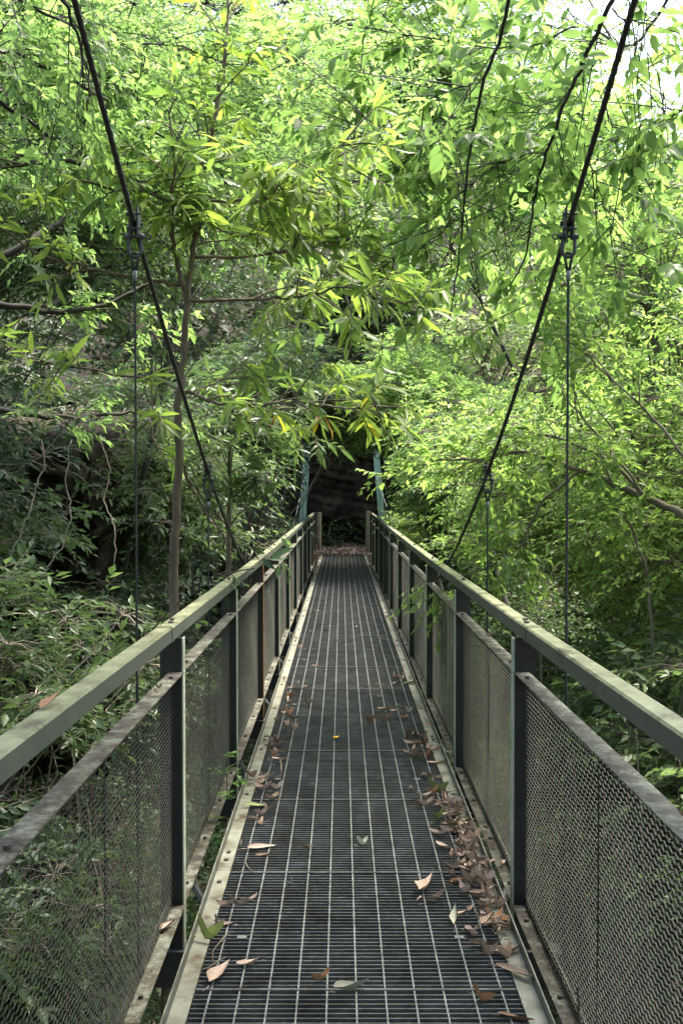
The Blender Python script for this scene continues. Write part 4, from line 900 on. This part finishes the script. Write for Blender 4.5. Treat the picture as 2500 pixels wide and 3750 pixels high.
for i in range(46):
    y = frng.uniform(6, 26); x = frng.choice([XL, XR]) + frng.gauss(0, .09); x = min(max(x, XL - .03), XR + .03)
    if frng.random() < .3: x = frng.uniform(XL, XR)
    drop(0, 0, frng.choice(['pink', 'pink', 'brown']), 'small dry leaf far along the grating deck', size=frng.uniform(.4, .7), group='small leaves far along the deck', pt=np.array([x, y, sag(y) + .006]))
for i in range(34):
    y = frng.uniform(5.2, 9.5); sd_ = frng.choice((-1, 1)); x = (XL + .02 + abs(frng.gauss(0, .09))) if sd_ < 0 else (XR - .02 - abs(frng.gauss(0, .09)))
    drop(0, 0, frng.choice(['pink', 'pink', 'orange', 'brown']), 'dry leaf near a kerb between the leaf scatter and the middle of the bridge', size=frng.uniform(.6, .95), group='dry leaves along both kerbs at mid distance', pt=np.array([x, y, sag(y) + .006]))
# leaves resting on rails and flanges
def rest(x, y, z, kd, lb, a, s_, v=2): drop(0, 0, kd, lb, v, a, s_, pt=np.array([x, y, z + sag(y)]))
rest(-.765, 2.62, RAILZ + .002, 'orange', 'tan leaf resting on top of the near left handrail', 1.45, .9)
rest(-.74, 4.15, -.138, 'pink', 'pink leaf lodged on the lower flange beside the near left post', 1.1, 1.0)
rest(.80, 4.9, -.138, 'pink', 'tan leaf on the lower flange past the near right post', 1.3, .9)
for i in range(34):
    sd_ = frng.choice((-1, 1)); y = frng.uniform(2.2, 12); x = (-.734 if sd_ < 0 else .80) + frng.gauss(0, .008)
    if min(abs(y - q_) for q_ in PY) < .12: continue
    zz = frng.choice((.912, -.138))
    drop(0, 0, 'brown', 'brown leaf scrap stuck on the mesh panel flanges', size=frng.uniform(.25, .5), group='leaf scraps on the panel flanges', pt=np.array([x, y, zz + sag(y)]))
# twigs on the deck
def twig(pts, r, lb, g='twigs on the footbridge deck'):
    b = Vector(pts[0]); mb = MB(); mb.tube([Vector(p) - b for p in pts], [r, r * .9, r * .7, r * .5][:len(pts)], 5)
    o = build(mb, 'twig', M['bark_brown'], None, tuple(b), True); tag(o, lb, 'twig', g)
for a, b, c, d, lb in [((1045, 1160), (1000, 1215), (978, 1245), (975, 1300), 'forked pale twig next to the curled yellow green leaf'), ((1125, 830), (1135, 850), (1150, 870), (1165, 880), 'short crooked brown twig below the large flat leaf'), ((930, 1330), (960, 1320), (1000, 1290), (1040, 1270), 'dark twig behind the lowest oval leaf')]:
    pts = [tuple(deck_pt(*z5(*p)) + np.array([0, 0, .008])) for p in (a, b, c, d)]; twig(pts, .0035, lb)
for i in range(60):
    y = frng.uniform(3.6, 5.8); x = XR + .04 - abs(frng.gauss(0, .06)); a = frng.uniform(0, 3.1); L = frng.uniform(.03, .09)
    twig([(x, y, sag(y) + .012), (x + L * .5 * math.cos(a), y + L * .5 * math.sin(a), sag(y) + .018), (x + L * math.cos(a + .3), y + L * math.sin(a + .3), sag(y) + .012)], .0018, 'short dead twig in the drift along the right kerb', 'twigs in the right kerb drift')
for i in range(14):
    y = frng.uniform(8.2, 8.9) ; x = .36 + frng.uniform(-.09, .12); a = frng.uniform(0, 3.1); L = frng.uniform(.05, .13)
    twig([(x, y, sag(y) + .012), (x + L * .5 * math.cos(a), y + L * .5 * math.sin(a), sag(y) + .03), (x + L * math.cos(a + .5), y + L * math.sin(a + .5), sag(y) + .012)], .0022, 'dark twig in the tangle on the right side of the deck', 'twig tangle on the deck')

# fern seedling by the left lower flange, and sprigs crossing the rail
def sprig(name, label, base, stems_, lL, lW, m, seed, K=14, cat='plant'):
    rg = np.random.default_rng(seed); base = np.array(base, float); root = empty(name, tuple(base), label, cat)
    Ds = np.array([s_[0] for s_ in stems_], float); Ln = np.array([s_[1] for s_ in stems_]); O = np.repeat(base[None], len(Ds), 0)
    P, A, N_, L, Wd, tw_, tr = sprays(rg, O, Ds, 1., K, lL, lW, .35, .8, .15, .25)
    for i in range(len(Ds)):
        pass
    V, T, Q = leaf_arrays(P - base, A, N_, L, Wd, True, .25, .2)
    put('leaves', np_mesh('leaves', V, T, Q, m, True), root)
    V, Q = tubes_np(tw_ - base, tr * .0025, 4); put('stem', np_mesh('stem', V, np.zeros((0, 3), int), Q, M['bark_dark']), root)
b0 = np.array([-.66, 5.35, -.42])
for i, (dx, dy, dz) in enumerate([(.0, 0, 0), (.03, .25, .02), (-.02, -.1, -.05)]):
    pass
rgs = np.random.default_rng(5)
def seedling(base, h, n, label, name='seedling'):
    base = np.array(base, float); root = empty(name, tuple(base), label, 'plant')
    t = np.linspace(.15, 1, n); O = base + np.stack([.03 * np.sin(t * 3), .05 * t, h * t], -1)
    an = np.arange(n) * 2.4; D = np.stack([np.cos(an), np.sin(an), np.full(n, .35)], -1)
    P, A, N_, L, Wd, tw_, tr = sprays(rgs, O, D, .16, 11, .045, .008, .3, .9, .1, .2)
    V, T, Q = leaf_arrays(P - base, A, N_, L, Wd, True, .2, .2); put('leaves', np_mesh('leaves', V, T, Q, M['leaf_fern'], True), root)
    a = tubes_np(tw_ - base, tr * .0015, 3); b = tubes_np((np.stack([base, (base + O[-1]) / 2 + .01, O[-1]])[None]) - base, np.array([[.004, .003, .002]]), 5)
    V, T, Q = merge([(a[0], np.zeros((0, 3), int), a[1]), (b[0], np.zeros((0, 3), int), b[1])]); put('stem', np_mesh('stem', V, T, Q, M['bark_dark']), root)
seedling((-.655, 5.55, -.45), .62, 12, 'bright green feathery seedling growing up between the left kerb and the mesh panel')
b = W(700, 2300, 6.9)
limb_tree('rail_sprig', 'sprig of broad dark green leaves reaching over the left handrail', 'plant', tuple(W(560, 2300, 7.2)), [([W(560, 2300, 7.2), W(640, 2220, 7.0), W(730, 2160, 6.8), W(800, 2110, 6.7), W(860, 2120, 6.6)], .006, .002), ([W(1120, 2020, 9.6), W(1060, 1985, 9.3), W(1000, 1985, 9.0), W(930, 1975, 9.0)], .005, .002)][:1],
          'leaf_dark', 'bark_dark', [(0, .35, 1, 7)], 91, .15, .024, 3, .12, True, hang=.3, n_end=1, twig_r=.003)
limb_tree('rail_sprig', 'small leafy twig lying across the left handrail further along', 'plant', tuple(W(830, 1960, 10.2)), [([W(830, 1960, 10.2), W(900, 1975, 10.), W(960, 1990, 9.8), W(1010, 1985, 9.6)], .005, .002)],
          'leaf_mid', 'bark_brown', [(0, .6, 1, 4)], 92, .11, .02, 3, .1, True, hang=.5, n_end=1, twig_r=.003)
